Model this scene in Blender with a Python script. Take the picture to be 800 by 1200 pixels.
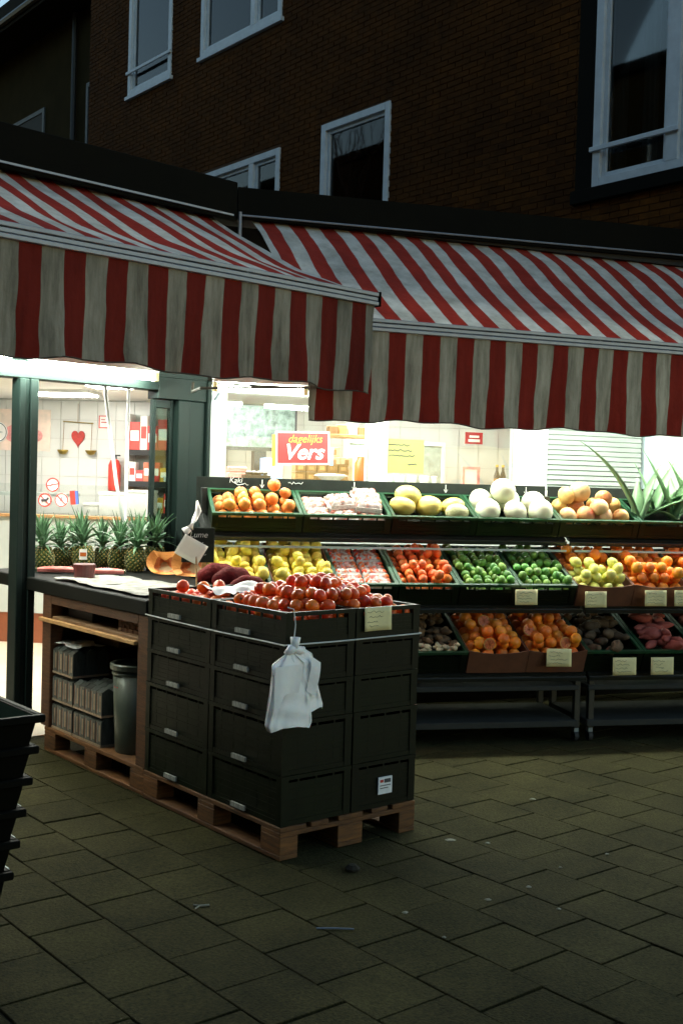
import bpy, bmesh, math, random
from mathutils import Vector, Matrix, Euler
for o in list(bpy.data.objects): bpy.data.objects.remove(o, do_unlink=True)
SC = bpy.context.scene; COL = SC.collection; RD = math.radians
rng = random.Random(7)

# ------------------------------------------------------------------ camera
PITCH, ROLL, CAM_H = -0.02644, 0.02816, 1.660
cp, sp, cr, sr = math.cos(PITCH), math.sin(PITCH), math.cos(ROLL), math.sin(ROLL)
r0, u0, f0 = Vector((1, 0, 0)), Vector((0, -sp, cp)), Vector((0, cp, sp))
rv, uv = cr * r0 + sr * u0, -sr * r0 + cr * u0
cam = bpy.data.cameras.new('camera'); cam_o = bpy.data.objects.new('camera', cam); COL.objects.link(cam_o)
cam_o.matrix_world = Matrix(((rv.x, uv.x, -f0.x, 0), (rv.y, uv.y, -f0.y, 0), (rv.z, uv.z, -f0.z, CAM_H), (0, 0, 0, 1)))
cam.sensor_fit = 'VERTICAL'; cam.sensor_height = 36; cam.lens = 1322.8 / 1200 * 36
cam.clip_start = .05; cam.clip_end = 500
SC.camera = cam_o

# ------------------------------------------------------------------ dusk sky, afterglow, exposure
SUN_EL, SUN_ROT = RD(4.5), RD(130)
w = bpy.data.worlds.new('World'); SC.world = w; w.use_nodes = True
nt = w.node_tree; nt.nodes.clear()
sky = nt.nodes.new('ShaderNodeTexSky'); sky.sky_type = 'NISHITA'; sky.sun_disc = False
sky.sun_elevation = SUN_EL; sky.sun_rotation = SUN_ROT; sky.ozone_density = 1.35; sky.air_density = 1.0; sky.dust_density = 0
bg = nt.nodes.new('ShaderNodeBackground'); bg.inputs[1].default_value = 0.15
wo = nt.nodes.new('ShaderNodeOutputWorld')
nt.links.new(sky.outputs[0], bg.inputs[0]); nt.links.new(bg.outputs[0], wo.inputs[0])
sun = bpy.data.lights.new('sun', 'SUN'); sun.energy = 0.01; sun.angle = RD(15); sun.color = (1, .85, .7)
sun_o = bpy.data.objects.new('sun', sun); COL.objects.link(sun_o)
sun_o.rotation_euler = Vector((math.sin(SUN_ROT) * math.cos(SUN_EL), math.cos(SUN_ROT) * math.cos(SUN_EL), math.sin(SUN_EL))).to_track_quat('Z', 'Y').to_euler()
SC.view_settings.view_transform = 'Standard'; SC.view_settings.look = 'None'
SC.view_settings.exposure = 1.4; SC.view_settings.gamma = 1.0
TUBE_E, CEIL_E = 98.0, 27.0
TUBE_COL = (0.93, 1.0, 0.86, 1)
SC.render.engine = 'CYCLES'
SC.cycles.use_denoising = True; SC.cycles.max_bounces = 6; SC.cycles.diffuse_bounces = 4
SC.cycles.transparent_max_bounces = 12; SC.cycles.sample_clamp_indirect = 4

# ------------------------------------------------------------------ frames of reference in the street
class Frame:
    def __init__(s, x, y, yaw): s.yaw = yaw; s.M = Matrix.Translation((x, y, 0)) @ Matrix.Rotation(yaw, 4, 'Z')
    def W(s, x, y, z=0): return s.M @ Vector((x, y, z))
    def L(s, p): return s.M.inverted() @ Vector(p)
A = 0.88668
PF = Frame(-.2284, 4.8758, math.pi / 2 - A)      # pallets, counter and paving
AF = Frame(-.94, 7.96, RD(43.5))                 # shop front with the door
BF = Frame(-.94, 7.96, RD(20.3))                 # shop front behind the fruit stand
FF = Frame(.775 * 8.5, .632 * 8.5, -A)           # brick facade above
IF = Frame(-3, 12.0, RD(-6))                     # back wall inside the shop
_o = BF.W(-.17, -.82); SF = Frame(_o.x, _o.y, RD(13))   # fruit stand
WF = Frame(0, 0, 0)

# ------------------------------------------------------------------ materials
def mat(name, col, rough=.6, var=.18, scale=6, bump=0, bscale=None, metal=0, rnd=0, hue=0, spec=.5, emit=None, coat=0, sss=0, col2=None, stretch=None):
    m = bpy.data.materials.new(name); m.use_nodes = True
    t = m.node_tree; N = t.nodes; Lk = t.links.new
    b = N['Principled BSDF']; b.inputs['Roughness'].default_value = rough; b.inputs['Metallic'].default_value = metal
    b.inputs['Specular IOR Level'].default_value = spec
    if coat: b.inputs['Coat Weight'].default_value = coat; b.inputs['Coat Roughness'].default_value = .15
    if sss:
        b.inputs['Subsurface Weight'].default_value = sss; b.inputs['Subsurface Scale'].default_value = .01
    tc = N.new('ShaderNodeTexCoord'); vec = tc.outputs['Object']
    if stretch:
        mp = N.new('ShaderNodeMapping'); mp.inputs['Scale'].default_value = stretch; Lk(vec, mp.inputs[0]); vec = mp.outputs[0]
    info = N.new('ShaderNodeObjectInfo')
    if rnd or hue:
        ad = N.new('ShaderNodeVectorMath'); ad.operation = 'ADD'
        cx = N.new('ShaderNodeCombineXYZ'); ml = N.new('ShaderNodeMath'); ml.operation = 'MULTIPLY'; ml.inputs[1].default_value = 37
        Lk(info.outputs['Random'], ml.inputs[0])
        for k in range(3): Lk(ml.outputs[0], cx.inputs[k])
        Lk(vec, ad.inputs[0]); Lk(cx.outputs[0], ad.inputs[1]); vec = ad.outputs[0]
    nz = N.new('ShaderNodeTexNoise'); nz.inputs['Scale'].default_value = scale; nz.inputs['Detail'].default_value = 6; nz.inputs['Roughness'].default_value = .65
    Lk(vec, nz.inputs['Vector'])
    rp = N.new('ShaderNodeValToRGB'); rp.color_ramp.elements[0].position = .3; rp.color_ramp.elements[1].position = .72
    lo = [c * (1 - var) for c in col]; hi = [min(1, c * (1 + var)) for c in (col2 or col)]
    rp.color_ramp.elements[0].color = (*lo, 1); rp.color_ramp.elements[1].color = (*hi, 1)
    Lk(nz.outputs['Fac'], rp.inputs[0]); out = rp.outputs[0]
    if rnd or hue:
        hs = N.new('ShaderNodeHueSaturation')
        mv = N.new('ShaderNodeMapRange'); mv.inputs['To Min'].default_value = 1 - rnd; mv.inputs['To Max'].default_value = 1 + rnd
        Lk(info.outputs['Random'], mv.inputs[0]); Lk(mv.outputs[0], hs.inputs['Value'])
        if hue:
            fr = N.new('ShaderNodeMath'); fr.operation = 'FRACT'; m7 = N.new('ShaderNodeMath'); m7.operation = 'MULTIPLY'; m7.inputs[1].default_value = 7.31
            Lk(info.outputs['Random'], m7.inputs[0]); Lk(m7.outputs[0], fr.inputs[0])
            mh = N.new('ShaderNodeMapRange'); mh.inputs['To Min'].default_value = .5 - hue; mh.inputs['To Max'].default_value = .5 + hue
            Lk(fr.outputs[0], mh.inputs[0]); Lk(mh.outputs[0], hs.inputs['Hue'])
        Lk(out, hs.inputs['Color']); out = hs.outputs[0]
    Lk(out, b.inputs['Base Color'])
    if bump:
        nb = N.new('ShaderNodeTexNoise'); nb.inputs['Scale'].default_value = bscale or scale * 4; nb.inputs['Detail'].default_value = 5
        Lk(vec, nb.inputs['Vector']); bp = N.new('ShaderNodeBump'); bp.inputs['Strength'].default_value = bump; bp.inputs['Distance'].default_value = .01
        Lk(nb.outputs['Fac'], bp.inputs['Height']); Lk(bp.outputs[0], b.inputs['Normal'])
    if emit: b.inputs['Emission Color'].default_value = (*col[:3], 1); b.inputs['Emission Strength'].default_value = emit
    return m
def emission(name, col, s):
    m = bpy.data.materials.new(name); m.use_nodes = True; t = m.node_tree; t.nodes.clear()
    e = t.nodes.new('ShaderNodeEmission'); e.inputs[0].default_value = col; e.inputs[1].default_value = s
    o = t.nodes.new('ShaderNodeOutputMaterial'); t.links.new(e.outputs[0], o.inputs[0]); return m
def glassmat(name, tint, refl=.08, rough=.02, alpha=.9):
    m = bpy.data.materials.new(name); m.use_nodes = True; t = m.node_tree; N = t.nodes; N.clear(); Lk = t.links.new
    tr = N.new('ShaderNodeBsdfTransparent'); tr.inputs[0].default_value = (*tint, 1)
    gl = N.new('ShaderNodeBsdfGlossy'); gl.inputs['Roughness'].default_value = rough
    fr = N.new('ShaderNodeFresnel'); fr.inputs[0].default_value = 1.5
    mx = N.new('ShaderNodeMixShader'); o = N.new('ShaderNodeOutputMaterial')
    Lk(fr.outputs[0], mx.inputs[0]); Lk(tr.outputs[0], mx.inputs[1]); Lk(gl.outputs[0], mx.inputs[2]); Lk(mx.outputs[0], o.inputs[0]); return m
def wood(name, c1, c2):
    m = mat(name, c1, .7, .25, 9, .35, 40, col2=c2, stretch=(1, 1, 9), rnd=.25); return m

M = {}
M['green_paint'] = mat('dark green door paint', (.0045, .0125, .0105), .6, .15, 5, .05, spec=.2)
M['white_paint'] = mat('white frame paint', (.62, .63, .6), .45, .06, 5)
M['win_white'] = mat('old white window paint', (.62, .66, .68), .5, .12, 7)
M['white_panel'] = mat('white wall panel', (.46, .50, .46), .5, .06, 3)
M['shutter'] = mat('ribbed white panel', (.30, .35, .32), .5, .06, 4)
M['tile'] = mat('white wall tile', (.66, .66, .62), .25, .03, 3, rnd=.03)
M['grout'] = mat('tile grout', (.55, .54, .5), .8, .1)
M['ceiling'] = mat('shop ceiling', (.8, .8, .77), .8, .04)
M['shop_floor'] = mat('cream shop floor', (.6, .52, .38), .45, .1, 2.5)
M['fascia'] = mat('dark fascia', (.0032, .003, .0012), .9, .3, 3, spec=.15)
M['roof'] = mat('roof felt', (.03, .03, .028), .9, .3, 2, .3)
M['alu'] = mat('grey aluminium', (.27, .29, .33), .42, .12, 14, metal=.35)
M['black_gap'] = mat('dark rubber', (.012, .012, .012), .7)
M['crate'] = mat('dark green crate plastic', (.0016, .0052, .0010), .5, .4, 9, .08, rnd=.4, spec=.2)
M['crate_green'] = mat('bottle green crate plastic', (.007, .048, .019), .4, .25, 12, .05, rnd=.2)
M['label'] = mat('crate label strip', (.28, .29, .27), .6, .6, 60, stretch=(1, 3, .5))
M['sticker'] = mat('white sticker', (.75, .77, .8), .5, .1, 30)
M['ink'] = mat('dark print', (.05, .05, .06), .6)
M['red_ink'] = mat('red print', (.5, .03, .02), .6)
M['blue_ink'] = mat('blue print', (.08, .15, .5), .6)
M['wood_pallet'] = wood('pallet wood', (.065, .022, .0035), (.15, .058, .010))
M['wood_post'] = wood('brown post wood', (.055, .016, .003), (.10, .036, .008))
M['wood_shelf'] = wood('shelf board', (.2, .1, .04), (.3, .17, .08))
M['wood_light'] = wood('light wood', (.38, .19, .065), (.48, .27, .1))
M['black_top'] = mat('black counter edge', (.0028, .0035, .002), .7, .3, 6, spec=.15)
M['paper'] = mat('loose newsprint', (.30, .29, .26), .9, .45, 14)
M['card'] = mat('cream price card', (.76, .68, .36), .7, .12, 9)
M['white_card'] = mat('white price card', (.8, .78, .68), .7, .06, 9)
M['yellow_card'] = mat('yellow notice paper', (.27, .28, .085), .7, .06, 9)
M['chalk'] = mat('chalk', (.6, .62, .6), .9, .3, 90)
M['slate'] = mat('blackboard', (.010, .014, .011), .75, .35, 12, spec=.2)
M['bag'] = mat('white plastic bag', (.9, .9, .9), .5, .04, 9, .22, 30, sss=.15)
M['cardboard'] = mat('red brown cardboard', (.13, .045, .02), .75, .2, 10)
M['carton'] = mat('tan cardboard', (.24, .13, .05), .75, .15, 10, rnd=.15)
M['metal_grey'] = mat('grey stand metal', (.2, .24, .26), .45, .15, 10, metal=.3)
M['metal_rail'] = mat('pale rail metal', (.34, .42, .45), .4, .12, 10, metal=.2)
M['metal_dull'] = mat('dull grey shelf metal', (.022, .023, .019), .8, .2, 10)
M['stand'] = mat('black stand metal', (.012, .014, .012), .45, .2, 10)
M['rubber'] = mat('caster rubber', (.02, .02, .02), .7)
M['bin'] = mat('grey green bin', (.07, .085, .065), .4, .2, 5, metal=.2)
M['basket'] = mat('black basket plastic', (.0014, .0015, .0006), .65, .2, 9, spec=.07)
M['basket_green'] = mat('green basket plastic', (.01, .05, .03), .5, .2, 9)
M['string'] = mat('white strap', (.6, .62, .6), .6)
M['cable'] = mat('dark cable', (.03, .025, .015), .6)
M['tube'] = emission('fluorescent tube light', TUBE_COL, TUBE_E)
M['ceil_lamp'] = emission('ceiling lamp light', (1, .98, .9, 1), CEIL_E)
M['glass'] = glassmat('clear glass', (.96, .98, .97))
M['glass_green'] = glassmat('greenish glass', (.50, .60, .55))
M['glass_dark'] = glassmat('dusk window glass', (.6, .62, .62))
M['curtain'] = mat('grey net curtain', (.3, .33, .33), .9, .25, 4, stretch=(14, 1, .6))
M['room'] = mat('unlit room', (.03, .03, .03), .9)
M['brick'] = mat('dark red brown brick', (.085, .029, .004), .9, .35, 9, .3, 60, rnd=.22, spec=.1)
M['mortar'] = mat('brick mortar', (.072, .028, .005), .9, .2, 20)
M['far_brick'] = mat('far brick', (.03, .022, .008), .95, .25, 2, spec=.05)
M['gutter'] = mat('zinc gutter', (.025, .025, .024), .5, .2)
M['paver'] = mat('concrete paver', (.034, .0305, .0105), .95, .62, 75, .7, 110, rnd=.12, spec=.12)
def stain(m, scale, lo, hi):   # worn, blotchy dirt that runs across the slabs
    t = m.node_tree; N = t.nodes; b = N['Principled BSDF']; src = b.inputs['Base Color'].links[0].from_socket
    g = N.new('ShaderNodeNewGeometry'); nz = N.new('ShaderNodeTexNoise'); nz.inputs['Scale'].default_value = scale; nz.inputs['Detail'].default_value = 7; nz.inputs['Roughness'].default_value = .7
    rp = N.new('ShaderNodeValToRGB'); rp.color_ramp.elements[0].position = .36; rp.color_ramp.elements[1].position = .66
    rp.color_ramp.elements[0].color = (lo, lo, lo * .95, 1); rp.color_ramp.elements[1].color = (hi, hi, hi, 1)
    mx = N.new('ShaderNodeMixRGB'); mx.blend_type = 'MULTIPLY'; mx.inputs[0].default_value = 1
    for a, c in ((g.outputs['Position'], nz.inputs['Vector']), (nz.outputs['Fac'], rp.inputs[0]), (src, mx.inputs[1]), (rp.outputs[0], mx.inputs[2]), (mx.outputs[0], b.inputs['Base Color'])): t.links.new(a, c)
stain(M['paver'], 2.2, .62, 1.22)
stain(M['brick'], .9, .65, 1.25)
M['joint'] = mat('joint sand', (.014, .012, .006), .95, .3, 20)
M['gum'] = mat('pale gum spot', (.20, .20, .16), .8, .3, 60)
def fruit(name, c, c2=None, rough=.35, rnd=.18, hue=.012, bump=.06, bs=120, var=.12, sss=.05, coat=0):
    return mat(name, c, rough, var, 9, bump, bs, rnd=rnd, hue=hue, col2=c2, sss=sss, coat=coat)
M['tomato'] = fruit('tomato skin', (.76, .062, .006), (.80, .16, .018), .3, .22)
M['lemon'] = fruit('lemon skin', (.72, .56, .05), (.75, .62, .12), .4, bump=.2)
M['lemon_green'] = fruit('green lemon skin', (.58, .58, .10), (.66, .6, .16), .4, bump=.2)
M['lime'] = fruit('lime skin', (.07, .2, .025), (.16, .30, .05), .4, .3, .03, .2)
M['orange'] = fruit('orange skin', (.80, .19, .008), (.82, .26, .02), .42, bump=.25)
M['mandarin'] = fruit('mandarin skin', (.78, .15, .02), (.80, .2, .035), .4, bump=.2)
M['persimmon'] = fruit('persimmon skin', (.80, .26, .04), (.85, .36, .1), .32)
M['orange_flesh'] = mat('cut orange flesh', (.62, .08, .025), .4, .25, 30, col2=(.75, .2, .06))
M['rind'] = mat('pale pith', (.72, .36, .09), .6)
M['melon_yellow'] = fruit('yellow melon skin', (.78, .62, .08), (.8, .7, .25), .4, bump=.2, bs=40)
M['melon_net'] = fruit('pale green melon rind', (.35, .38, .15), (.55, .52, .3), .6, bump=.4, bs=60, var=.3)
M['melon_white'] = fruit('white melon skin', (.76, .76, .52), (.8, .8, .62), .4, .08)
M['mango'] = fruit('pomelo skin', (.78, .45, .18), (.82, .66, .3), .38, .12, .03)
M['mango_red'] = fruit('red blushed fruit skin', (.72, .17, .07), (.8, .5, .2), .38, .12, .03, var=.2)
M['pine_eye'] = mat('pineapple eye', (.17, .15, .035), .55, .35, 40, rnd=.2, col2=(.3, .2, .05))
M['pine_green'] = mat('pineapple green rim', (.05, .085, .02), .55, .3, 40, rnd=.2)
M['leaf'] = mat('pineapple leaf', (.05, .13, .055), .45, .3, 20, rnd=.35, col2=(.1, .2, .1))
M['aloe'] = mat('aloe leaf', (.2, .36, .18), .4, .2, 12, rnd=.15)
M['pumpkin'] = mat('pumpkin flesh', (.78, .26, .05), .5, .2, 14, .3, col2=(.85, .4, .12))
M['pumpkin_rind'] = mat('pumpkin rind', (.35, .22, .1), .6)
M['pulp'] = mat('stringy pumpkin pulp', (.5, .13, .03), .6, .4, 40, .6)
M['melon_red'] = mat('watermelon flesh', (.72, .14, .12), .35, .2, 14, col2=(.8, .3, .26))
M['melon_rind'] = mat('watermelon rind', (.55, .6, .4), .5)
M['mesh_sack'] = mat('dark red net sack', (.13, .012, .012), .8, .45, 40, .8, 60, spec=.12)
M['film'] = mat('clear wrap', (.75, .72, .7), .15, .25, 9, .8, 30)
M['pack_red'] = fruit('packed red fruit', (.62, .15, .09), (.75, .5, .4), .25)
M['date_box'] = mat('dark red tub', (.10, .02, .018), .4, .3, 25)
M['ginger'] = mat('ginger root', (.16, .085, .035), .8, .35, 20, .5, rnd=.3)
M['root_pale'] = mat('pale nut shell', (.55, .45, .28), .8, .2, 20, .3, rnd=.2)
M['sweet_potato'] = mat('sweet potato skin', (.38, .08, .06), .7, .25, 14, .3, rnd=.2)
M['brown_veg'] = mat('brown root skin', (.10, .06, .03), .8, .3, 14, .4, rnd=.3)
M['wicker'] = mat('reddish wicker', (.16, .07, .03), .8, .4, 60, .6)
M['carton_dark'] = mat('grey drink carton', (.045, .052, .046), .4, .45, 22, rnd=.5, stretch=(3, 3, .6))
M['carton_tan'] = mat('tan carton panel', (.28, .2, .13), .5, .3, 30, rnd=.3)
M['carton_pale'] = mat('pale carton stripe', (.22, .22, .19), .5, .4, 30)
M['carton_rust'] = mat('rust carton stripe', (.16, .06, .03), .5, .4, 30)
M['heart'] = mat('red heart ornament', (.42, .03, .02), .5, .25, 40, .3)
M['brass'] = mat('brass bowl', (.4, .28, .06), .3, .2, 9, metal=.8)
M['red'] = mat('red plastic', (.62, .05, .035), .4, .12)
M['orange_plastic'] = mat('orange plastic', (.5, .11, .015), .4, .15)
M['brown_front'] = mat('red brown counter front', (.25, .075, .03), .5, .15)
M['poster_pale'] = mat('faded food poster', (.8, .7, .6), .6, .25, 5, col2=(.8, .6, .5))
M['poster_green'] = mat('leafy poster print', (.012, .03, .02), .6, .2, 16, col2=(.17, .22, .20))
M['pink'] = mat('pink wrapped meat', (.7, .3, .28), .35, .3, 25)
M['black_plastic'] = mat('black plastic', (.02, .02, .02), .4)
M['pole'] = mat('white pole', (.78, .8, .78), .4)
M['fridge'] = mat('fridge back', (.25, .3, .27), .4, .3, 14)
M['sign_red'] = mat('red sign print', (.36, .014, .014), .5, .05)
M['sign_yellow'] = mat('yellow sign print', (.6, .34, .03), .5, .05)
M['sign_white'] = mat('white sign print', (.85, .83, .8), .5, .03)
M['cream_pack'] = mat('cream cardboard pack', (.42, .33, .2), .6, .12, 10)
M['pack_misc'] = mat('coloured grocery pack', (.6, .12, .08), .45, .3, 14, rnd=.4, hue=.07)
M['pack_white'] = mat('white grocery pack', (.78, .77, .72), .45, .1, 14, rnd=.1)
M['tealblue'] = mat('blue folded card', (.2, .35, .6), .5)

def stripes(name, wdt, phase, lo=(.27, .26, .22), hi=(.62, .61, .58), kr=1.05, through=.06, streak=(1, 1, 1)):
    m = bpy.data.materials.new(name); m.use_nodes = True; t = m.node_tree; N = t.nodes; Lk = t.links.new
    b = N['Principled BSDF']; b.inputs['Roughness'].default_value = .85; b.inputs['Specular IOR Level'].default_value = .2
    tc = N.new('ShaderNodeTexCoord'); sx = N.new('ShaderNodeSeparateXYZ'); Lk(tc.outputs['Object'], sx.inputs[0])
    n0 = N.new('ShaderNodeTexNoise'); n0.inputs['Scale'].default_value = 3; Lk(tc.outputs['Object'], n0.inputs['Vector'])
    def mth(op, a, bb):
        q = N.new('ShaderNodeMath'); q.operation = op
        for k, x in ((0, a), (1, bb)):
            if isinstance(x, (int, float)): q.inputs[k].default_value = x
            elif x is not None: Lk(x, q.inputs[k])
        return q.outputs[0]
    wob = mth('MULTIPLY', mth('SUBTRACT', n0.outputs['Fac'], .5), .034)
    v = mth('ADD', mth('DIVIDE', mth('ADD', sx.outputs[0], wob), 2 * wdt), 50 + phase)
    st = mth('GREATER_THAN', mth('FRACT', v, None), .5)
    d = N.new('ShaderNodeTexNoise'); d.inputs['Scale'].default_value = 5; d.inputs['Detail'].default_value = 8; d.inputs['Roughness'].default_value = .7
    mp = N.new('ShaderNodeMapping'); mp.inputs['Scale'].default_value = streak; Lk(tc.outputs['Object'], mp.inputs[0]); Lk(mp.outputs[0], d.inputs['Vector'])
    rp = N.new('ShaderNodeValToRGB'); rp.color_ramp.elements[0].position = .25; rp.color_ramp.elements[1].position = .65
    rp.color_ramp.elements[0].color = (*lo, 1); rp.color_ramp.elements[1].color = (*hi, 1)
    Lk(d.outputs['Fac'], rp.inputs[0])
    rr = N.new('ShaderNodeValToRGB'); rr.color_ramp.elements[0].position = .25; rr.color_ramp.elements[1].position = .7
    rr.color_ramp.elements[0].color = (.19 * kr, .016 * kr, .010 * kr, 1); rr.color_ramp.elements[1].color = (.33 * kr, .032 * kr, .02 * kr, 1)
    Lk(d.outputs['Fac'], rr.inputs[0])
    mx = N.new('ShaderNodeMixRGB'); Lk(st, mx.inputs[0]); Lk(rp.outputs[0], mx.inputs[1]); Lk(rr.outputs[0], mx.inputs[2])
    Lk(mx.outputs[0], b.inputs['Base Color'])
    tl = N.new('ShaderNodeBsdfTranslucent'); Lk(mx.outputs[0], tl.inputs[0]); ms = N.new('ShaderNodeMixShader'); ms.inputs[0].default_value = through
    Lk(b.outputs[0], ms.inputs[1]); Lk(tl.outputs[0], ms.inputs[2]); Lk(ms.outputs[0], N['Material Output'].inputs[0])
    wv = N.new('ShaderNodeTexNoise'); wv.inputs['Scale'].default_value = 14; wv.inputs['Detail'].default_value = 3; Lk(tc.outputs['Object'], wv.inputs['Vector'])
    bp = N.new('ShaderNodeBump'); bp.inputs['Strength'].default_value = .5; bp.inputs['Distance'].default_value = .02
    Lk(wv.outputs['Fac'], bp.inputs['Height']); Lk(bp.outputs[0], b.inputs['Normal'])
    return m

# ------------------------------------------------------------------ mesh builder and tagging
class MB:
    def __init__(s): s.v = []; s.f = []; s.mi = []; s.m = 0
    def add(s, vs, fs):
        n = len(s.v); s.v += [tuple(p) for p in vs]
        for q in fs: s.f.append(tuple(i + n for i in q)); s.mi.append(s.m)
        return s
    def obb(s, c, sz, R=None):
        hx, hy, hz = sz[0] / 2, sz[1] / 2, sz[2] / 2; c = Vector(c)
        vs = [Vector((x, y, z)) for x in (-hx, hx) for y in (-hy, hy) for z in (-hz, hz)]
        if R is not None: vs = [R @ p for p in vs]
        return s.add([c + p for p in vs], [(0, 1, 3, 2), (4, 6, 7, 5), (0, 4, 5, 1), (2, 3, 7, 6), (0, 2, 6, 4), (1, 5, 7, 3)])
    def box(s, x0, x1, y0, y1, z0, z1): return s.obb(((x0 + x1) / 2, (y0 + y1) / 2, (z0 + z1) / 2), (abs(x1 - x0), abs(y1 - y0), abs(z1 - z0)))
    def tube(s, pts, r, n=8, cap=True):
        pts = [Vector(p) for p in pts]; k = len(pts); rs = r if isinstance(r, (list, tuple)) else [r] * k
        vs = []; fs = []
        for i, p in enumerate(pts):
            d = (pts[min(i + 1, k - 1)] - pts[max(i - 1, 0)]).normalized()
            a = d.cross(Vector((0, 0, 1)) if abs(d.z) < .9 else Vector((1, 0, 0))).normalized(); b = d.cross(a)
            for j in range(n):
                t = 2 * math.pi * j / n; vs.append(p + (a * math.cos(t) + b * math.sin(t)) * rs[i])
        for i in range(k - 1):
            for j in range(n): fs.append((i * n + j, i * n + (j + 1) % n, (i + 1) * n + (j + 1) % n, (i + 1) * n + j))
        if cap: fs += [tuple(range(n))[::-1], tuple(range((k - 1) * n, k * n))]
        return s.add(vs, fs)
    def lathe(s, prof, n=16, c=(0, 0, 0)):
        vs = []; fs = []; k = len(prof)
        for r, z in prof:
            for j in range(n):
                t = 2 * math.pi * j / n; vs.append((c[0] + r * math.cos(t), c[1] + r * math.sin(t), c[2] + z))
        for i in range(k - 1):
            for j in range(n): fs.append((i * n + j, i * n + (j + 1) % n, (i + 1) * n + (j + 1) % n, (i + 1) * n + j))
        return s.add(vs, fs)
    def grid(s, fn, nu, nv):
        vs = [fn(i / nu, j / nv) for i in range(nu + 1) for j in range(nv + 1)]
        fs = [(i * (nv + 1) + j, (i + 1) * (nv + 1) + j, (i + 1) * (nv + 1) + j + 1, i * (nv + 1) + j + 1) for i in range(nu) for j in range(nv)]
        return s.add(vs, fs)
    def prism(s, poly, z0, z1):
        n = len(poly); vs = [(x, y, z0) for x, y in poly] + [(x, y, z1) for x, y in poly]
        return s.add(vs, [tuple(range(n))[::-1], tuple(range(n, 2 * n))] + [(i, (i + 1) % n, n + (i + 1) % n, n + i) for i in range(n)])
    def mesh(s, name, mats, bevel=0, smooth=False):
        me = bpy.data.meshes.new(name); me.from_pydata(s.v, [], s.f)
        for m in (mats if isinstance(mats, (list, tuple)) else [mats]): me.materials.append(M[m] if isinstance(m, str) else m)
        me.polygons.foreach_set('material_index', s.mi)
        bm = bmesh.new(); bm.from_mesh(me)
        if bevel:
            ed = [e for e in bm.edges if len(e.link_faces) == 2 and e.calc_face_angle(0) > .6]
            bmesh.ops.bevel(bm, geom=ed, offset=bevel, segments=1, affect='EDGES', clamp_overlap=True)
        bmesh.ops.recalc_face_normals(bm, faces=bm.faces)
        bm.to_mesh(me); bm.free()
        if smooth: me.polygons.foreach_set('use_smooth', [True] * len(me.polygons))
        me.update(); return me
def link(name, data, parent=None, loc=(0, 0, 0), rot=(0, 0, 0), scale=None):
    o = bpy.data.objects.new(name, data); COL.objects.link(o); o.location = loc; o.rotation_euler = rot
    if scale: o.scale = scale
    if parent: o.parent = parent
    return o
def tag(o, label, cat, group=None):
    o['label'] = label; o['category'] = cat
    if group: o['group'] = group
    return o
def thing(name, label, cat, F, p=(0, 0, 0), rz=0, group=None, tilt=0):
    return tag(link(name, None, None, F.W(*p), (tilt, 0, F.yaw + rz)), label, cat, group)
def part(name, mb, mats, parent, bevel=0, smooth=False, label=None, kind=None, loc=(0, 0, 0), rot=(0, 0, 0)):
    o = link(name, mb.mesh(name, mats, bevel, smooth), parent, loc, rot)
    if label: o['label'] = label
    if kind: o['kind'] = kind
    return o
def solo(name, mb, mats, label, cat, F, p=(0, 0, 0), rz=0, group=None, bevel=0, smooth=False, tilt=0):
    return tag(link(name, mb.mesh(name, mats, bevel, smooth), None, F.W(*p), (tilt, 0, F.yaw + rz)), label, cat, group)
def struct(name, mb, mats, F=WF, p=(0, 0, 0), bevel=0):
    o = link(name, mb.mesh(name, mats, bevel), None, F.W(*p), (0, 0, F.yaw)); o['kind'] = 'structure'; return o
def B(*a): return MB().box(*a)
def text(body, size, mname, parent, loc, rot, shear=0, name='lettering', ext=.002, bold=0, width=1):
    c = bpy.data.curves.new(name, 'FONT'); c.body = body; c.size = size; c.align_x = 'CENTER'; c.shear = shear; c.extrude = ext; c.offset = bold
    t = bpy.data.objects.new('tmp', c); COL.objects.link(t)
    me = bpy.data.meshes.new_from_object(t.evaluated_get(bpy.context.evaluated_depsgraph_get()))
    bpy.data.objects.remove(t); me.materials.clear(); me.materials.append(M[mname])
    return link(name, me, parent, loc, rot, (width, 1, 1))
def scribble(mb, x, z, wd, h, y, n, r, seed):
    g = random.Random(seed); pts = []
    for i in range(n): pts.append((x + wd * i / (n - 1) + g.uniform(-.2, .2) * wd / n, y, z + h * g.uniform(-.5, .5)))
    return mb.tube(pts, r, 4)

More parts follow.
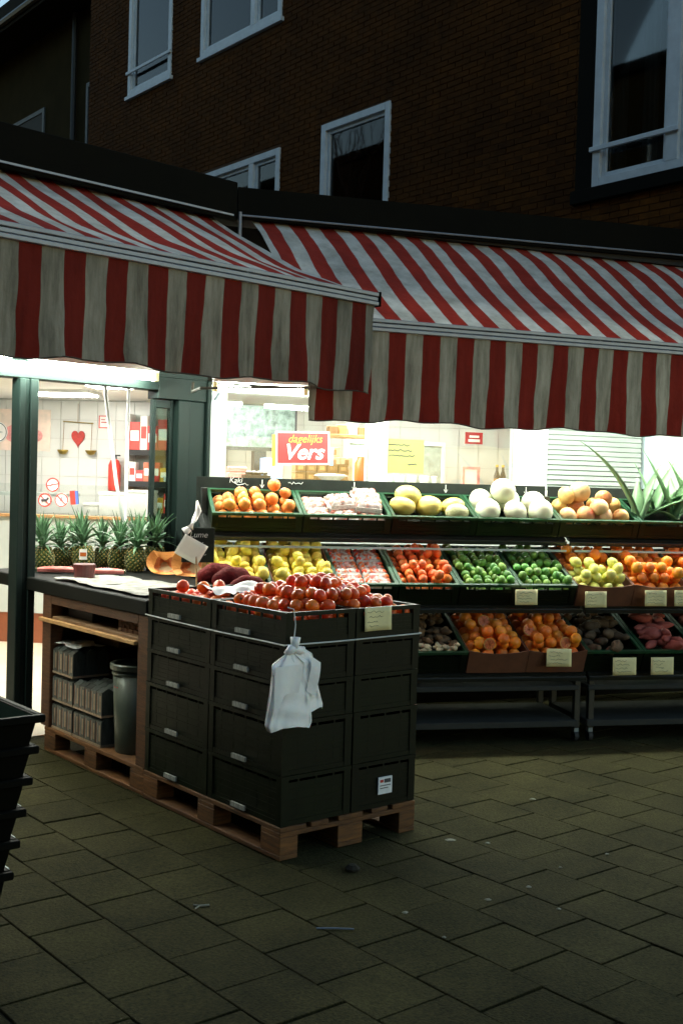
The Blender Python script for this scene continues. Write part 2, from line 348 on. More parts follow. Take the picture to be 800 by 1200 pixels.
# ------------------------------------------------------------------ ground: base sheet and pavers
PITCHP = .302
pav = struct('pavement', MB().add([(-45, -30, -.012), (45, -30, -.012), (45, 60, -.012), (-45, 60, -.012)], [(0, 1, 2, 3)]), 'joint')
cells = []
for i in range(-40, 44):
    for j in range(-44, 40):
        x = .608 + i * PITCHP; y = -.737 - .151 * (i % 2) + j * PITCHP
        p = PF.W(x + .15, y + .15)
        if p.y < 1.5 or p.y > 12 or abs(p.x) > 6: continue
        if AF.L(p).y > .12 and AF.L(p).x < .1 or BF.L(p).y > .12 and BF.L(p).x > -.1: continue
        seen = p.y > 3.0 and abs(p.x) < p.y * .315 + .1 and p.y < 9
        cells.append((p.y + abs(p.x) * .2, seen, x, y))
pm = []
for k in range(5):
    g = random.Random(k); s = PITCHP - .0065 - .0015 * k % .003
    mb = MB(); tz = [g.uniform(-.0015, .0015) for _ in range(4)]
    mb.add([(0, 0, -.03), (s, 0, -.03), (s, s, -.03), (0, s, -.03), (0, 0, tz[0]), (s, 0, tz[1]), (s, s, tz[2]), (0, s, tz[3])],
           [(4, 5, 6, 7), (0, 1, 5, 4), (1, 2, 6, 5), (2, 3, 7, 6), (3, 0, 4, 7)])
    pm.append(mb.mesh('paver', 'paver', .002))
cells.sort(key=lambda c: (not c[1], c[0]))
rest = MB()
for k, (_, seen, x, y) in enumerate(cells):
    dx, dy, dz = rng.uniform(-.002, .002), rng.uniform(-.002, .002), rng.uniform(-.002, .001)
    if k < 290:
        link('paver', pm[k % 5], pav, PF.W(x + dx, y + dy, dz), (rng.uniform(-.003, .003), rng.uniform(-.003, .003), PF.yaw + rng.uniform(-.006, .006)))
    else:
        c = [PF.W(x + a, y + b, 0) for a, b in ((0, 0), (.296, 0), (.296, .296), (0, .296))]
        rest.add([(q.x, q.y, -.03) for q in c] + [(q.x, q.y, dz) for q in c], [(4, 5, 6, 7), (0, 1, 5, 4), (1, 2, 6, 5), (2, 3, 7, 6), (3, 0, 4, 7)])
part('paver', rest, 'paver', pav, kind='stuff')
# litter on the paving
for k, (x, y, s) in enumerate([(.55, 5.24, .022), (.29, 4.33, .012), (.63, 4.49, .011), (.9, 4.41, .01), (.82, 4.65, .012), (1.06, 5.97, .014), (.72, 5.21, .012), (.42, 4.1, .008), (1.25, 5.1, .009), (1.0, 4.9, .008)]):
    mb = MB(); n = 9; g = random.Random(k)
    rr = [s * g.uniform(.7, 1.2) for _ in range(n)]
    mb.add([(rr[i] * math.cos(6.283 * i / n) * 1.2, rr[i] * math.sin(6.283 * i / n) * .8, 0) for i in range(n)] + [(rr[i] * math.cos(6.283 * i / n) * .7, rr[i] * math.sin(6.283 * i / n) * .5, .004) for i in range(n)],
           [tuple(range(n, 2 * n))] + [(i, (i + 1) % n, n + (i + 1) % n, n + i) for i in range(n)])
    big = k == 0
    solo('gum_spot', mb, 'gum', 'largest pale trodden gum spot, near the right corner of the pallet' if big else 'small pale gum spot trodden on the grey pavers', 'litter', WF, (x, y, .001), group=None if big else 'gum spots on the paving')
solo('straw', MB().tube([(-.07, 0, .004), (0, .004, .004), (.07, .002, .004)], .0032, 6), mat('pale blue straw', (.10, .14, .2), .6), 'thin pale blue straw lying on the pavers', 'straw', WF, (.02, 4.145, 0))
mb = MB(); mb.tube([(-.03, .01, .004), (-.005, 0, .006), (.03, .015, .004)], .004, 5).tube([(-.005, 0, .005), (-.02, -.03, .004)], .003, 5)
solo('torn_wrapper', mb, 'gum', 'torn whitish scrap of wrapper lying on the pavers', 'litter', WF, (-.5, 4.33, 0))
mb = MB().lathe([(.001, 0), (.03, .002), (.034, .012), (.018, .026), (.001, .028)], 8)
solo('dark_leaf_scrap', mb, 'joint', 'small dark scrap lying in front of the pallet', 'litter', WF, (.09, 4.79, 0))

# ------------------------------------------------------------------ brick building above the shop
bb = thing('brick_building', 'dark brown brick building with white framed windows above the shop', 'building', FF)
wins = [  # x0,x1,z0,z1,kind
    (-15.95, -14.65, 7.55, 9.3, 'rail'), (-13.84, -11.9, 7.58, 9.3, 'double'), (-13.78, -11.86, 4.5, 5.92, 'double'),
    (-11.0, -9.74, 4.5, 6.0, 'single'), (-6.84, -5.1, 4.48, 6.75, 'french')]
FX0, FX1, FZ0, FZ1 = -17.3, -3.0, 3.35, 10.6
# backing with openings, sits a joint behind the brick faces
xs = sorted({FX0, FX1, *[q for a in wins for q in a[:2]]}); zs = sorted({FZ0, FZ1, *[q for a in wins for q in a[2:4]]})
mb = MB()
for i in range(len(xs) - 1):
    for j in range(len(zs) - 1):
        cx, cz = (xs[i] + xs[i + 1]) / 2, (zs[j] + zs[j + 1]) / 2
        if any(a[0] < cx < a[1] and a[2] < cz < a[3] for a in wins): continue
        mb.box(xs[i], xs[i + 1], .008, .3, zs[j], zs[j + 1])
part('wall', mb, 'mortar', bb)
part('lower_wall', B(-4.9, FX1, .01, .3, 0, 3.34), 'far_brick', bb)
part('roof', B(FX0, FX1, -.35, 6, FZ1, FZ1 + .2), 'fascia', bb)
bl = []; bz = FZ0
row = 0
while bz < FZ1 - .05:
    x = FX0 - (.11 if row % 2 else 0)
    while x < FX1:
        a, b = max(x, FX0), min(x + .21, FX1)
        segs = [(a, b)]
        for q in wins:
            if q[2] - .10 < bz + .026 < q[3] + .02:
                ns = []
                for s0, s1 in segs:
                    if s1 <= q[0] or s0 >= q[1]: ns.append((s0, s1))
                    else:
                        if s0 < q[0]: ns.append((s0, q[0]))
                        if s1 > q[1]: ns.append((q[1], s1))
                segs = ns
        for s0, s1 in segs:
            if s1 - s0 > .03: bl.append((s0, s1, bz, rng.uniform(-.004, .003)))
        x += .22
    bz += .0625; row += 1
def bscore(q):
    p = FF.W((q[0] + q[1]) / 2, 0, q[2]); px = p.x / p.y; pz = (q[2] - 1.66) / p.y
    vis = abs(px) < .31 and .215 + .0 * px < pz < .43
    return (0 if vis else 1, p.length)
bl.sort(key=bscore)
bmesh_cache = {}; rest = MB()
for k, (a, b, z, dy) in enumerate(bl):
    if k < 290:
        key = round(b - a, 3)
        if key not in bmesh_cache:
            q = MB().box(0, b - a, 0, .03, 0, .0525); bmesh_cache[key] = q.mesh('brick', 'brick')
        link('brick', bmesh_cache[key], bb, (a, dy, z), (0, 0, 0))
    else: rest.box(a, b, dy, .03, z, z + .0525)
part('brick', rest, 'brick', bb, kind='stuff')
for x0, x1, z0, z1, kd in wins:
    fw = .085; wf = MB()
    y0, y1 = -.02, .09
    wf.box(x0, x0 + fw, y0, y1, z0, z1).box(x1 - fw, x1, y0, y1, z0, z1).box(x0 + fw, x1 - fw, y0, y1, z0, z0 + fw).box(x0 + fw, x1 - fw, y0, y1, z1 - fw, z1)
    ops = [(x0 + fw, x1 - fw)]
    if kd == 'double':
        m = x0 + (x1 - x0) * (.64); wf.box(m, m + .1, y0, y1, z0 + fw, z1 - fw); ops = [(x0 + fw, m), (m + .1, x1 - fw)]
    if kd == 'french':
        m = x0 + .80; wf.box(m, m + .13, y0, y1, z0 + fw, z1 - fw); ops = [(x0 + fw, m), (m + .13, x1 - fw)]
    W_ = part('window', wf, 'win_white', bb, .004)
    sash = MB()
    for a, b in ops:
        s = .045
        sash.box(a, a + s, .02, .075, z0 + fw, z1 - fw).box(b - s, b, .02, .075, z0 + fw, z1 - fw).box(a + s, b - s, .02, .075, z0 + fw, z0 + fw + s).box(a + s, b - s, .02, .075, z1 - fw - s, z1 - fw)
    part('sash', sash, 'win_white', W_, .003)
    for a, b in ops:
        part('pane', B(a + .04, b - .04, .045, .055, z0 + fw + .04, z1 - fw - .04), 'glass_dark', W_)
        part('dark_room_backing', B(a - .05, b + .05, .28, .3, z0 + .03, z1 - .03), 'room', W_)  # dark sheet standing in for the shade of the unlit room
    if kd in ('rail', 'double', 'french') and z0 > 4.49 or kd == 'french':
        def cf(u, v, a=x0 + .1, b=x1 - .1, za=z0 + .1, zb=z1 - .1):
            return (a + (b - a) * u, .16 + .02 * math.sin(u * 55) + .012 * math.sin(u * 23 + 2), za + (zb - za) * v)
        if kd == 'french':
            for ca in (x0 + .08, x0 + .42):
                part('curtain', MB().grid(lambda u, v, ca=ca: (ca + .16 * u, .16 + .02 * math.sin(u * 20), z0 + .1 + (z1 - z0 - .2) * v), 24, 1), 'curtain', W_, smooth=True)
        else: part('curtain', MB().grid(cf, 70, 1), 'curtain', W_, smooth=True)
    else:
        sl = MB()
        for k in range(3): sl.box(x0 + fw + .03, x1 - fw - .03, .10, .125, z1 - .2 - k * .045, z1 - .165 - k * .045)
        part('blind', sl, 'curtain', W_)
    if kd in ('rail', 'french'):
        xr = x0 + .93 if kd == 'french' else x1
        part('guard_rail', MB().box(x0 - .02, xr + .02, -.05, -.021, z0 + .33, z0 + .375), 'win_white', W_, .004)
    if kd == 'french':
        part('sill', B(x0 - .22, x1 + .2, -.06, .05, z0 - .13, z0 - .003), 'fascia', W_, .004)
        part('side_panel', B(x0 - .2, x0 - .003, -.012, .05, z0, z1), 'fascia', W_)
    else:
        part('sill', B(x0 - .04, x1 + .04, -.05, .05, z0 - .06, z0 - .003), 'win_white' if kd != 'rail' else 'win_white', W_, .004)
# neighbouring house further left
nb = thing('neighbouring_house', 'unlit dark house with eave against the sky, left of brick building', 'building', FF, (-17.3, .9, 0))
part('wall', B(-16, 0, 0, .3, 0, 10.2), 'far_brick', nb)
part('eave', B(-16, 0.02, -.72, .6, 10.2, 10.38), 'fascia', nb)
part('gutter', MB().tube([(-16, -.75, 10.33), (0, -.75, 10.33)], .07, 8), 'gutter', nb)
part('drainpipe', MB().tube([(-2.35, -.06, 3.4), (-2.35, -.06, 10.2)], .05, 8), 'gutter', nb)
part('roof', MB().prism([(-16, -.72), (0, -.72), (0, 6), (-16, 6)], 10.385, 10.7), 'fascia', nb)
for x0, z0, wd, h in ((-1.9, 7.4, 1.1, 1.4), (-1.9, 4.4, 1.1, 1.5), (-5.2, 7.4, 1.5, 1.4), (-5.2, 4.4, 1.5, 1.5)):
    mb = MB().box(x0, x0 + .08, -.03, .02, z0, z0 + h).box(x0 + wd - .08, x0 + wd, -.03, .02, z0, z0 + h).box(x0 + .08, x0 + wd - .08, -.03, .02, z0, z0 + .08).box(x0 + .08, x0 + wd - .08, -.03, .02, z0 + h - .08, z0 + h)
    W_ = part('window', mb, mat('grey weathered paint', (.12, .13, .13), .7), nb)
    part('pane', B(x0 + .08, x0 + wd - .08, -.012, -.002, z0 + .08, z0 + h - .08), mat('dull dark pane', (.012, .013, .013), .6, spec=.1), W_)

# unseen far side of the street; terrace and tree are mirrored in the upper windows
op = thing('opposite_house', 'dark terrace across the street, mirrored in the upper windows', 'building', FF, (-9, -19, 0))
part('wall', B(-60, 16, -6, 0, -.01, 13.9), 'far_brick', op)
part('roof', MB().prism([(-60, -6.3), (16, -6.3), (16, .3), (-60, .3)], 13.91, 14.2), 'fascia', op)
for k in range(8):
    for z in (1.2, 4.4, 7.4, 10.4): W_ = part('window', B(-20 + k * 4.4, -18.2 + k * 4.4, .001, .06, z, z + 1.6), 'win_white', op); part('pane', B(-19.9 + k * 4.4, -18.3 + k * 4.4, .061, .065, z + .1, z + 1.5), 'room', W_)
ob = thing('opposite_house', 'unseen dark house row added across the street to shade the fruit stand', 'building', WF, (0, -15, 0))  # unseen row added to block low sky light from stand and paving
part('wall', B(-38, 12, -8, 0, -.01, 11), 'far_brick', ob); part('roof', B(-38.3, 12.3, -8.3, .3, 11.01, 11.4), 'fascia', ob)
for k in range(10):
    for z in (1.2, 4.4, 7.6): W_ = part('window', B(-36 + k * 4.8, -34.2 + k * 4.8, .001, .06, z, z + 1.6), 'win_white', ob); part('pane', B(-35.9 + k * 4.8, -34.3 + k * 4.8, .061, .065, z + .1, z + 1.5), 'room', W_)
tr_ = thing('bare_tree', 'bare street tree across the road, mirrored in a window', 'tree', FF, (-23, -11, 0))
def branch(mb, p, d, L, r, depth, g):
    q = [p]; 
    for i in range(4): d = (d + Vector((g.uniform(-.16, .16), g.uniform(-.16, .16), g.uniform(-.02, .12)))).normalized(); q.append(q[-1] + d * L / 4)
    mb.tube(q, [r, r * .9, r * .8, r * .7, r * .6], 6 if depth > 2 else 4)
    if depth: 
        for k in range(3): branch(mb, q[2 + k % 3], (d + Vector((g.uniform(-.8, .8), g.uniform(-.8, .8), g.uniform(-.1, .5)))).normalized(), L * .68, r * .55, depth - 1, g)
g_ = random.Random(4); q_ = MB(); branch(q_, Vector((0, 0, 3)), Vector((0, 0, 1)), 4.4, .16, 5, g_)
part('trunk', MB().tube([(0, 0, 0), (.03, 0, 1.5), (0, 0, 3.05)], [.2, .16, .14], 10), 'wood_post', tr_, smooth=True); part('crown', q_, 'wood_post', tr_)

# ------------------------------------------------------------------ shop building (single storey, two fronts)
sh = thing('shop_building', 'single storey greengrocer shop with dark fascia, lit white inside', 'building', WF)
def inF(F, name, mb, m, par=sh, **k): return part(name, mb, m, par, loc=F.W(0, 0, 0), rot=(0, 0, F.yaw), **k)
def cross(F1, y1, F2, y2):
    p, d = F1.W(0, y1), F1.W(1, y1) - F1.W(0, y1); n = F2.W(0, 1) - F2.W(0, 0)
    t = (y2 - F2.L(p).y) / (F2.L(p + d).y - F2.L(p).y); return p + d * t
J = cross(AF, -.3, BF, -.3); E1 = cross(BF, -.3, FF, -.01); L0 = AF.W(-7, -.3); L1 = FF.W(-17.3, -.01)
part('roof', MB().prism([(L0.x, L0.y), (J.x, J.y), (E1.x, E1.y), (L1.x, L1.y)], 3.44, 3.62), 'roof', sh)
ja = AF.L(J).x; jb = BF.L(J).x; eb = BF.L(E1).x
inF(AF, 'fascia_board', MB().box(-7, ja - .01, -.34, -.302, 3.40, 3.66), 'fascia', bevel=.004)
fb = MB().add([(jb + .01, -.34, 3.42), (eb, -.34, 3.50), (eb, -.302, 3.50), (jb + .01, -.302, 3.42), (jb + .01, -.34, 3.63), (eb, -.34, 3.74), (eb, -.302, 3.74), (jb + .01, -.302, 3.63)],
              [(0, 1, 5, 4), (1, 2, 6, 5), (2, 3, 7, 6), (3, 0, 4, 7), (4, 5, 6, 7), (3, 2, 1, 0)])
inF(BF, 'fascia_board', fb, 'fascia')
inF(AF, 'trim_strip', MB().box(-7, ja - .05, -.356, -.3405, 3.425, 3.437), 'alu')
tb = MB().tube([(jb + .04, -.35, 3.44), (eb, -.35, 3.53)], .007, 6)
inF(BF, 'trim_strip', tb, 'alu')
inF(AF, 'trim_strip', MB().tube([(ja + .0, -.36, 3.30), (ja + .0, -.36, 3.46)], .012, 6), 'alu')
# wall above the openings
inF(AF, 'header', MB().box(-7, -.031, .0, .12, 2.34, 3.44), 'green_paint')
inF(AF, 'transom', MB().box(-7, -.46, -.03, .1, 2.245, 2.338), 'green_paint', bevel=.004)
inF(AF, 'transom', MB().box(-.46, -.04, -.03, .1, 2.19, 2.338), 'green_paint', bevel=.004)
inF(BF, 'header', MB().box(-.03, 5.0, .0, .12, 2.32, 3.44), 'fascia')
# door post left: profiled
inF(AF, 'door_post', MB().box(-1.478, -1.44, -.05, .06, 0, 2.243).box(-1.44, -1.405, -.035, .06, 0, 2.243).box(-1.405, -1.352, -.05, .06, 0, 2.243), 'green_paint', bevel=.005)
inF(AF, 'door_post', MB().box(-.298, -.20, -.04, .1, 0, 2.188).box(-.20, -.06, -.015, .1, 0, 2.188).box(-.06, -.028, -.05, .1, 0, 2.3375), 'green_paint', bevel=.005)
# slid-open glass leaf
lf = inF(AF, 'glass_door', MB().box(-.47, -.44, .02, .055, .02, 2.186).box(-.325, -.300, .02, .055, .02, 2.186).box(-.44, -.325, .02, .055, .02, .14).box(-.44, -.325, .02, .055, 2.13, 2.186), 'green_paint', bevel=.003)
part('pane', B(-.44, -.325, .033, .041, .14, 2.13), 'glass_green', lf)
# white panel, window frames and shutter on the stand side
inF(BF, 'wall_panel', B(-.026, .112, -.03, .08, 0, 2.318), 'white_panel', bevel=.003)
inF(BF, 'lower_wall', B(.114, 5.0, .0, .1, 1.0, 1.6), 'white_panel'); inF(BF, 'lower_wall', B(.114, 5.0, -.004, .1, 0, .998), 'fascia')
inF(BF, 'window_sill', B(.114, 2.71, -.05, .1, 1.602, 1.64), 'white_paint', bevel=.004)
inF(BF, 'mullion', B(1.20, 1.345, -.03, .08, 1.642, 2.318), 'white_paint', bevel=.004)
inF(BF, 'mullion', B(2.42, 2.70, -.03, .08, 1.642, 2.318), 'white_paint', bevel=.004)
for a, b in ((.114, 1.198), (1.347, 2.418)):
    fr = inF(BF, 'window_frame', B(a, b, -.01, .06, 2.27, 2.318), 'white_paint'); inF(BF, 'window_frame', B(a, b, -.01, .06, 1.642, 1.665), 'white_paint')
    part('pane', B(a, b, .02, .026, 1.665, 2.27), 'glass', fr)
st = inF(BF, 'shutter', B(2.702, 5.0, .012, .09, 1.602, 2.318), 'shutter')
for k in range(18):
    part('slat', MB().add([(2.705, .01, 1.605 + k * .0395), (3.585, .01, 1.605 + k * .0395), (3.585, -.012, 1.612 + k * .0395), (2.705, -.012, 1.612 + k * .0395), (2.705, .01, 1.642 + k * .0395), (3.585, .01, 1.642 + k * .0395)],
        [(0, 1, 2, 3), (3, 2, 5, 4)]), 'shutter', st)
inF(BF, 'mullion', B(3.59, 3.70, -.04, .0, 1.602, 2.318), 'glass_green' if 0 else 'metal_rail', bevel=.004)
inF(BF, 'wall_panel', B(3.705, 5.0, -.03, .0, 1.602, 2.318), 'white_panel')
# interior shell
flo = [AF.W(-7, .0), AF.W(-.05, .02), BF.W(.0, .1), BF.W(2.6, .1), IF.W(4.75, 0), IF.W(-4.5, 0), IF.W(-4.5, -5)]
struct('shop_floor', MB().prism([(p.x, p.y) for p in flo], -.008, .006), 'shop_floor')
part('ceiling', MB().prism([(p.x, p.y) for p in flo], 2.45, 2.5), 'ceiling', sh)
inF(IF, 'back_wall', B(-4.6, 4.8, .012, .15, 0, 2.449), 'grout')
tl = MB(); ts = .2
for i in range(-10, 24):
    for j in range(12):
        tl.box(i * ts + .003, (i + 1) * ts - .003, 0, .012, j * ts + .003 + .04, min((j + 1) * ts - .003 + .04, 2.448))
inF(IF, 'wall_tile', tl, 'tile', kind='stuff')
p0, p1 = BF.W(2.55, .12), IF.W(4.75, .0)
dv = (p1 - p0); yw = math.atan2(dv.y, dv.x)
part('side_wall', B(0, dv.length, 0, -.1, .006, 2.448), 'tile', sh, loc=p0, rot=(0, 0, yw))
# window ledge inside (holds the goods seen through the windows)
inF(BF, 'window_ledge', B(.12, 2.4, .14, 2.2, 1.62, 1.665), 'white_panel')
inF(BF, 'ledge_front', B(.12, 2.4, .10, .139, 0, 1.62), 'white_panel')

# ------------------------------------------------------------------ shop lights
def tube_lamp(F, x0, x1, y, z, label, slope=0):
    t = thing('fluorescent_lamp', label, 'lamp', F, (x0, y, z), group='fluorescent lamps under the awnings')
    L = x1 - x0
    part('tube', MB().tube([(.03, 0, 0), (L - .03, 0, slope * L)], .019, 10), 'tube', t)
    part('housing', B(0, L, -.03, .04, .035, .075), 'white_paint', t, .004)
    part('end_cap', B(0, .03, -.022, .022, -.024, .036), 'card', t, .003)
    part('end_cap', B(L - .03, L, -.022, .022, -.024, .036), 'card', t, .003)
    return t
tube_lamp(AF, -3.1, -1.72, -.13, 2.30, 'bare fluorescent tube above the door, cut by the left edge')
tube_lamp(AF, -1.71, -.54, -.13, 2.315, 'bare fluorescent tube above the pineapples and door post')
tube_lamp(SF, .0, .62, .15, 2.245, 'bare fluorescent tube left of the red and yellow sign')
tube_lamp(SF, .75, 1.95, .15, 2.245, 'fluorescent tube over the yellow melons, hidden by the awning')
tube_lamp(SF, 2.05, 3.25, .15, 2.245, 'fluorescent tube over white shutter, hidden by awning')
tube_lamp(SF, 3.35, 4.55, .15, 2.245, 'fluorescent tube over aloe plants at the right end')
for k, (x, y, wd, lab) in enumerate([(.45, -1.25, .62, 'round cornered ceiling lamp nearest the heart ornament'), (1.35, -2.3, .5, 'ceiling lamp above the red product shelves'), (-.4, -2.6, .6, 'ceiling lamp left of the door post'), (3.4, -1.6, 1.0, 'ceiling lamp behind the yellow notice'), (2.6, -3.0, .9, 'ceiling lamp behind the red sign'), (1.0, -4.0, .8, 'ceiling lamp above the pineapples')]):
    t = thing('ceiling_lamp', lab, 'lamp', IF, (x, y, 2.449), group='ceiling lamps in the shop')
    part('frame', B(-wd / 2 - .03, wd / 2 + .03, -.18, .18, -.03, 0), 'white_paint', t)
    part('diffuser', B(-wd / 2, wd / 2, -.15, .15, -.045, -.031), 'ceil_lamp', t)

# ------------------------------------------------------------------ awnings
def interp(tab, t):
    for (a, p), (b, q) in zip(tab, tab[1:]):
        if a <= t <= b: k = (t - a) / (b - a); return p + (q - p) * k
    return tab[-1][1]
def awning(F, x0, x1, prof, val, label, wdt, phase, seed, p0x=0):
    t = thing('awning', label, 'awning', F, (p0x, 0, 0), group='striped awnings over the shop fronts')
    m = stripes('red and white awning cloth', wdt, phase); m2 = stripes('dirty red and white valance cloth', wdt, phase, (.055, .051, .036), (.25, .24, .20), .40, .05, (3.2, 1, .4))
    x0 -= p0x; x1 -= p0x; yb, yf = prof[0][0], prof[-1][0]; zf = prof[-1][1]
    fp = [(-a, b) for a, b in prof]
    def cl(u, v):
        y = yb + (yf - yb) * v; x = x0 + (x1 - x0) * u
        return (x, y, interp(fp, -y) - math.sin(v * math.pi) * (.012 + .012 * math.sin(x * 5.3 + seed) + .006 * math.sin(x * 13 + v * 5 + seed) + .004 * math.sin(x * 31 - v * 7)))
    part('cloth', MB().grid(cl, 110, 24), m, t, smooth=True)
    g = random.Random(seed); ph = [g.uniform(0, 6) for _ in range(6)]
    def vl(u, v):
        x = x0 + (x1 - x0) * u; a = v * v
        y = yf - .012 + a * (.018 * math.sin(x * 13 + ph[0]) + .013 * math.sin(x * 29 + ph[1] + v * 2) + .014 * math.sin(x * 5 + ph[2])) + .02 * v + .004 * math.sin(v * 14 + x * 37 + ph[5]) * v
        z = zf - .045 - (val + .011 * math.sin(x * 6 + ph[3]) + .007 * math.sin(x * 17 + ph[4])) * v
        return (x + .006 * math.sin(v * 9 + x * 20), y, z)
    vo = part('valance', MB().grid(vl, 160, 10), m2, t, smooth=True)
    part('hem', MB().tube([vl(i / 80, 1.0) for i in range(81)], .004, 5), 'cable', t, smooth=True)
    # front bar in three ribs
    fbm = MB()
    for k in range(3): fbm.box(x0 - .02, x1 + .015, yf - .035 + .006 * (k % 2), yf + .02, zf - .05 + k * .026, zf - .028 + k * .026)
    part('front_bar', fbm, 'alu', t, .003)
    part('end_cap', MB().box(x1 + .016, x1 + .03, yf - .04, yf + .022, zf - .055, zf + .03), 'fascia', t, .003)
    part('roller', MB().tube([(x0, yb + .02, prof[0][1] - .03), (x1, yb + .02, prof[0][1] - .03)], .05, 12), 'alu', t, smooth=True)
    for xa in (x0 + .45, x1 - .5):
        part('folding_arm', MB().tube([(xa, yb + .0, prof[0][1] - .25), (xa + .25, (yb + yf) / 2, (prof[0][1] + zf) / 2 - .2), (xa, yf + .03, zf - .03)], .02, 8), 'alu', t)
    return t, vl
profA = [(-.1, 3.50), (-.25, 3.405), (-.45, 3.305), (-.77, 3.155), (-1.1, 2.99), (-1.45, 2.86), (-1.76, 2.735)]
profB = [(-.1, 3.52), (-.5, 3.31), (-.95, 3.0), (-1.25, 2.81), (-1.6, 2.60)]
awning(AF, -4.6, -.17, profA, .50, 'red and white striped awning over the door, front bar sloping towards the left edge', .1139, .018, 3)
awning(BF, .19, 4.7, profB, .53, 'red and white striped awning over the fruit stand, its end tucked behind the other', .11015, .418, 5)
# dark rolled edge at the left end of the second awning's valance
solo('awning_pull_cord', MB().tube([(-.33, -1.70, 2.205), (-.75, -.9, 2.20), (-.45, -.4, 2.22), (-.30, -.2, 2.30)], .009, 6), 'cable', 'loose dark cable sagging under the awning over the door corner', 'cable', AF)
mb = MB().box(-.02, .05, -.04, -.031, 2.19, 2.28).tube([(.0, -.05, 2.21), (.03, -.06, 2.26)], .008, 6)
solo('cable_bracket', mb, 'metal_grey', 'small grey bracket fixed at the top of the white wall panel', 'bracket', BF, (.02, 0, 0))

# ------------------------------------------------------------------ crates
def crate_mesh(w_, d, h, floor=.012, mats=('crate', 'crate_green'), fill=.84):
    mb = MB(); t = .012; rim = .018
    mb.box(t, w_ - t, t, d - t, floor - .008, floor)
    mb.m = 1 if mats[1] != mats[0] else 0
    # top rim frame
    mb.box(0, w_, 0, .022, h - rim, h).box(0, w_, d - .022, d, h - rim, h).box(0, .022, .022, d - .022, h - rim, h).box(w_ - .022, w_, .022, d - .022, h - rim, h)
    mb.m = 0
    # corner posts
    for x in (0.002, w_ - .042):
        for y in (.002, d - .042): mb.box(x, x + .04, y, y + .04, .0, h - rim - .0005)
    def wall(P):  # P(a,b) maps along/inset
        n = len(P['bars'])
        for z0, z1, ins in P['bars']:
            if P['ax'] == 'x':
                mb.box(.042, w_ - .042, P['o'] + (ins if P['s'] > 0 else -ins), P['o'] + P['s'] * t, z0, z1)
            else:
                mb.box(P['o'] + (ins if P['s'] > 0 else -ins), P['o'] + P['s'] * t, .042, d - .042, z0, z1)
    g = h - rim
    bars = [(0, .022, 0), (.027, .040, .003), (g * .36, g * .41, .003), (g * .50, g * .55, .003), (g * .66, g * .71, .003), (g * .76, g * .79, .003)]
    for ax, o, s in (('x', .004, 1), ('x', d - .004, -1), ('y', .004, 1), ('y', w_ - .004, -1)): wall(dict(ax=ax, o=o, s=s, bars=bars))
    # dark inner sheet behind the mouldings up to the open slots
    i = .0085
    mb.box(.04, w_ - .04, i, i + .003, .0, g * fill).box(.04, w_ - .04, d - i - .003, d - i, 0, g * fill).box(i, i + .003, .04, d - .04, 0, g * fill).box(w_ - i - .003, w_ - i, .04, d - .04, 0, g * fill)
    # ribs
    nx = max(2, round(w_ / .1)); ny = max(2, round(d / .1))
    for k in range(1, nx):
        x = w_ * k / nx; mb.box(x - .005, x + .005, .0078, .016, .0, g).box(x - .005, x + .005, d - .016, d - .0078, 0, g)
    for k in range(1, ny):
        y = d * k / ny; mb.box(.0078, .016, y - .005, y + .005, 0, g).box(w_ - .016, w_ - .0078, y - .005, y + .005, 0, g)
    return mb.mesh('crate', mats)
layers = [(.146, .222), (.369, .238), (.608, .170), (.779, .168), (.948, .139)]
names_l = ['bottom', 'second lowest', 'middle', 'fourth', 'top']
lay_meshes = {}
tag_mesh = MB().box(-.013, -.0125 + .0105, -.055, .055, 0, .021).mesh('label_strip', 'label')
for li, (z, h) in enumerate(layers):
    cm = crate_mesh(.395, .595, h - .001, floor=.012, mats=('crate', 'crate'), fill=.84 if li == 4 else .93)
    for ix in (0, 1):
        for iy in (0, 1):
            pos = {(0, 0): 'at the near corner', (0, 1): 'beside the counter post', (1, 0): 'at the right front', (1, 1): 'at the hidden back'}[(ix, iy)]
            t = thing('crate', f'dark green slatted plastic crate, {names_l[li]} layer of the pallet stack, {pos}', 'crate', PF, (.003 + .4 * ix + rng.uniform(-.002, .002), .003 + .6 * iy, z), group='crates stacked on the pallet')
            link('body', cm, t)
            if ix == 0: link('label_strip', tag_mesh, t, (.0, .32, .012))
            if li == 0 and ix == 1 and iy == 0:
                part('sticker', MB().add([(.16, -.003, .06), (.245, -.003, .06), (.245, -.003, .14), (.16, -.003, .14), (.16, .003, .06), (.245, .003, .06), (.245, .003, .14), (.16, .003, .14)], [(0, 1, 2, 3), (4, 5, 1, 0), (3, 2, 6, 7), (0, 3, 7, 4), (1, 5, 6, 2)]), 'sticker', t)
                part('print', MB().box(.17, .19, -.0042, -.0032, .115, .128).m and MB() or MB().box(.17, .19, -.0042, -.0032, .115, .128), 'red_ink', t)
                part('print', MB().box(.195, .235, -.0042, -.0032, .112, .13).box(.17, .235, -.0042, -.0032, .098, .102).box(.17, .22, -.0042, -.0032, .086, .09), 'ink', t)
# strap round the stack
sp_ = [(-.008, 1.2, .952), (-.008, .9, .947), (-.008, .5, .944), (-.008, -.006, .947), (.3, -.008, .945), (.6, -.008, .948), (.8, -.008, .95), (.808, .6, .95), (.808, 1.206, .95)]
solo('strap', MB().tube(sp_, .0035, 5), 'string', 'thin white strap tied round the stacked crates', 'strap', PF)

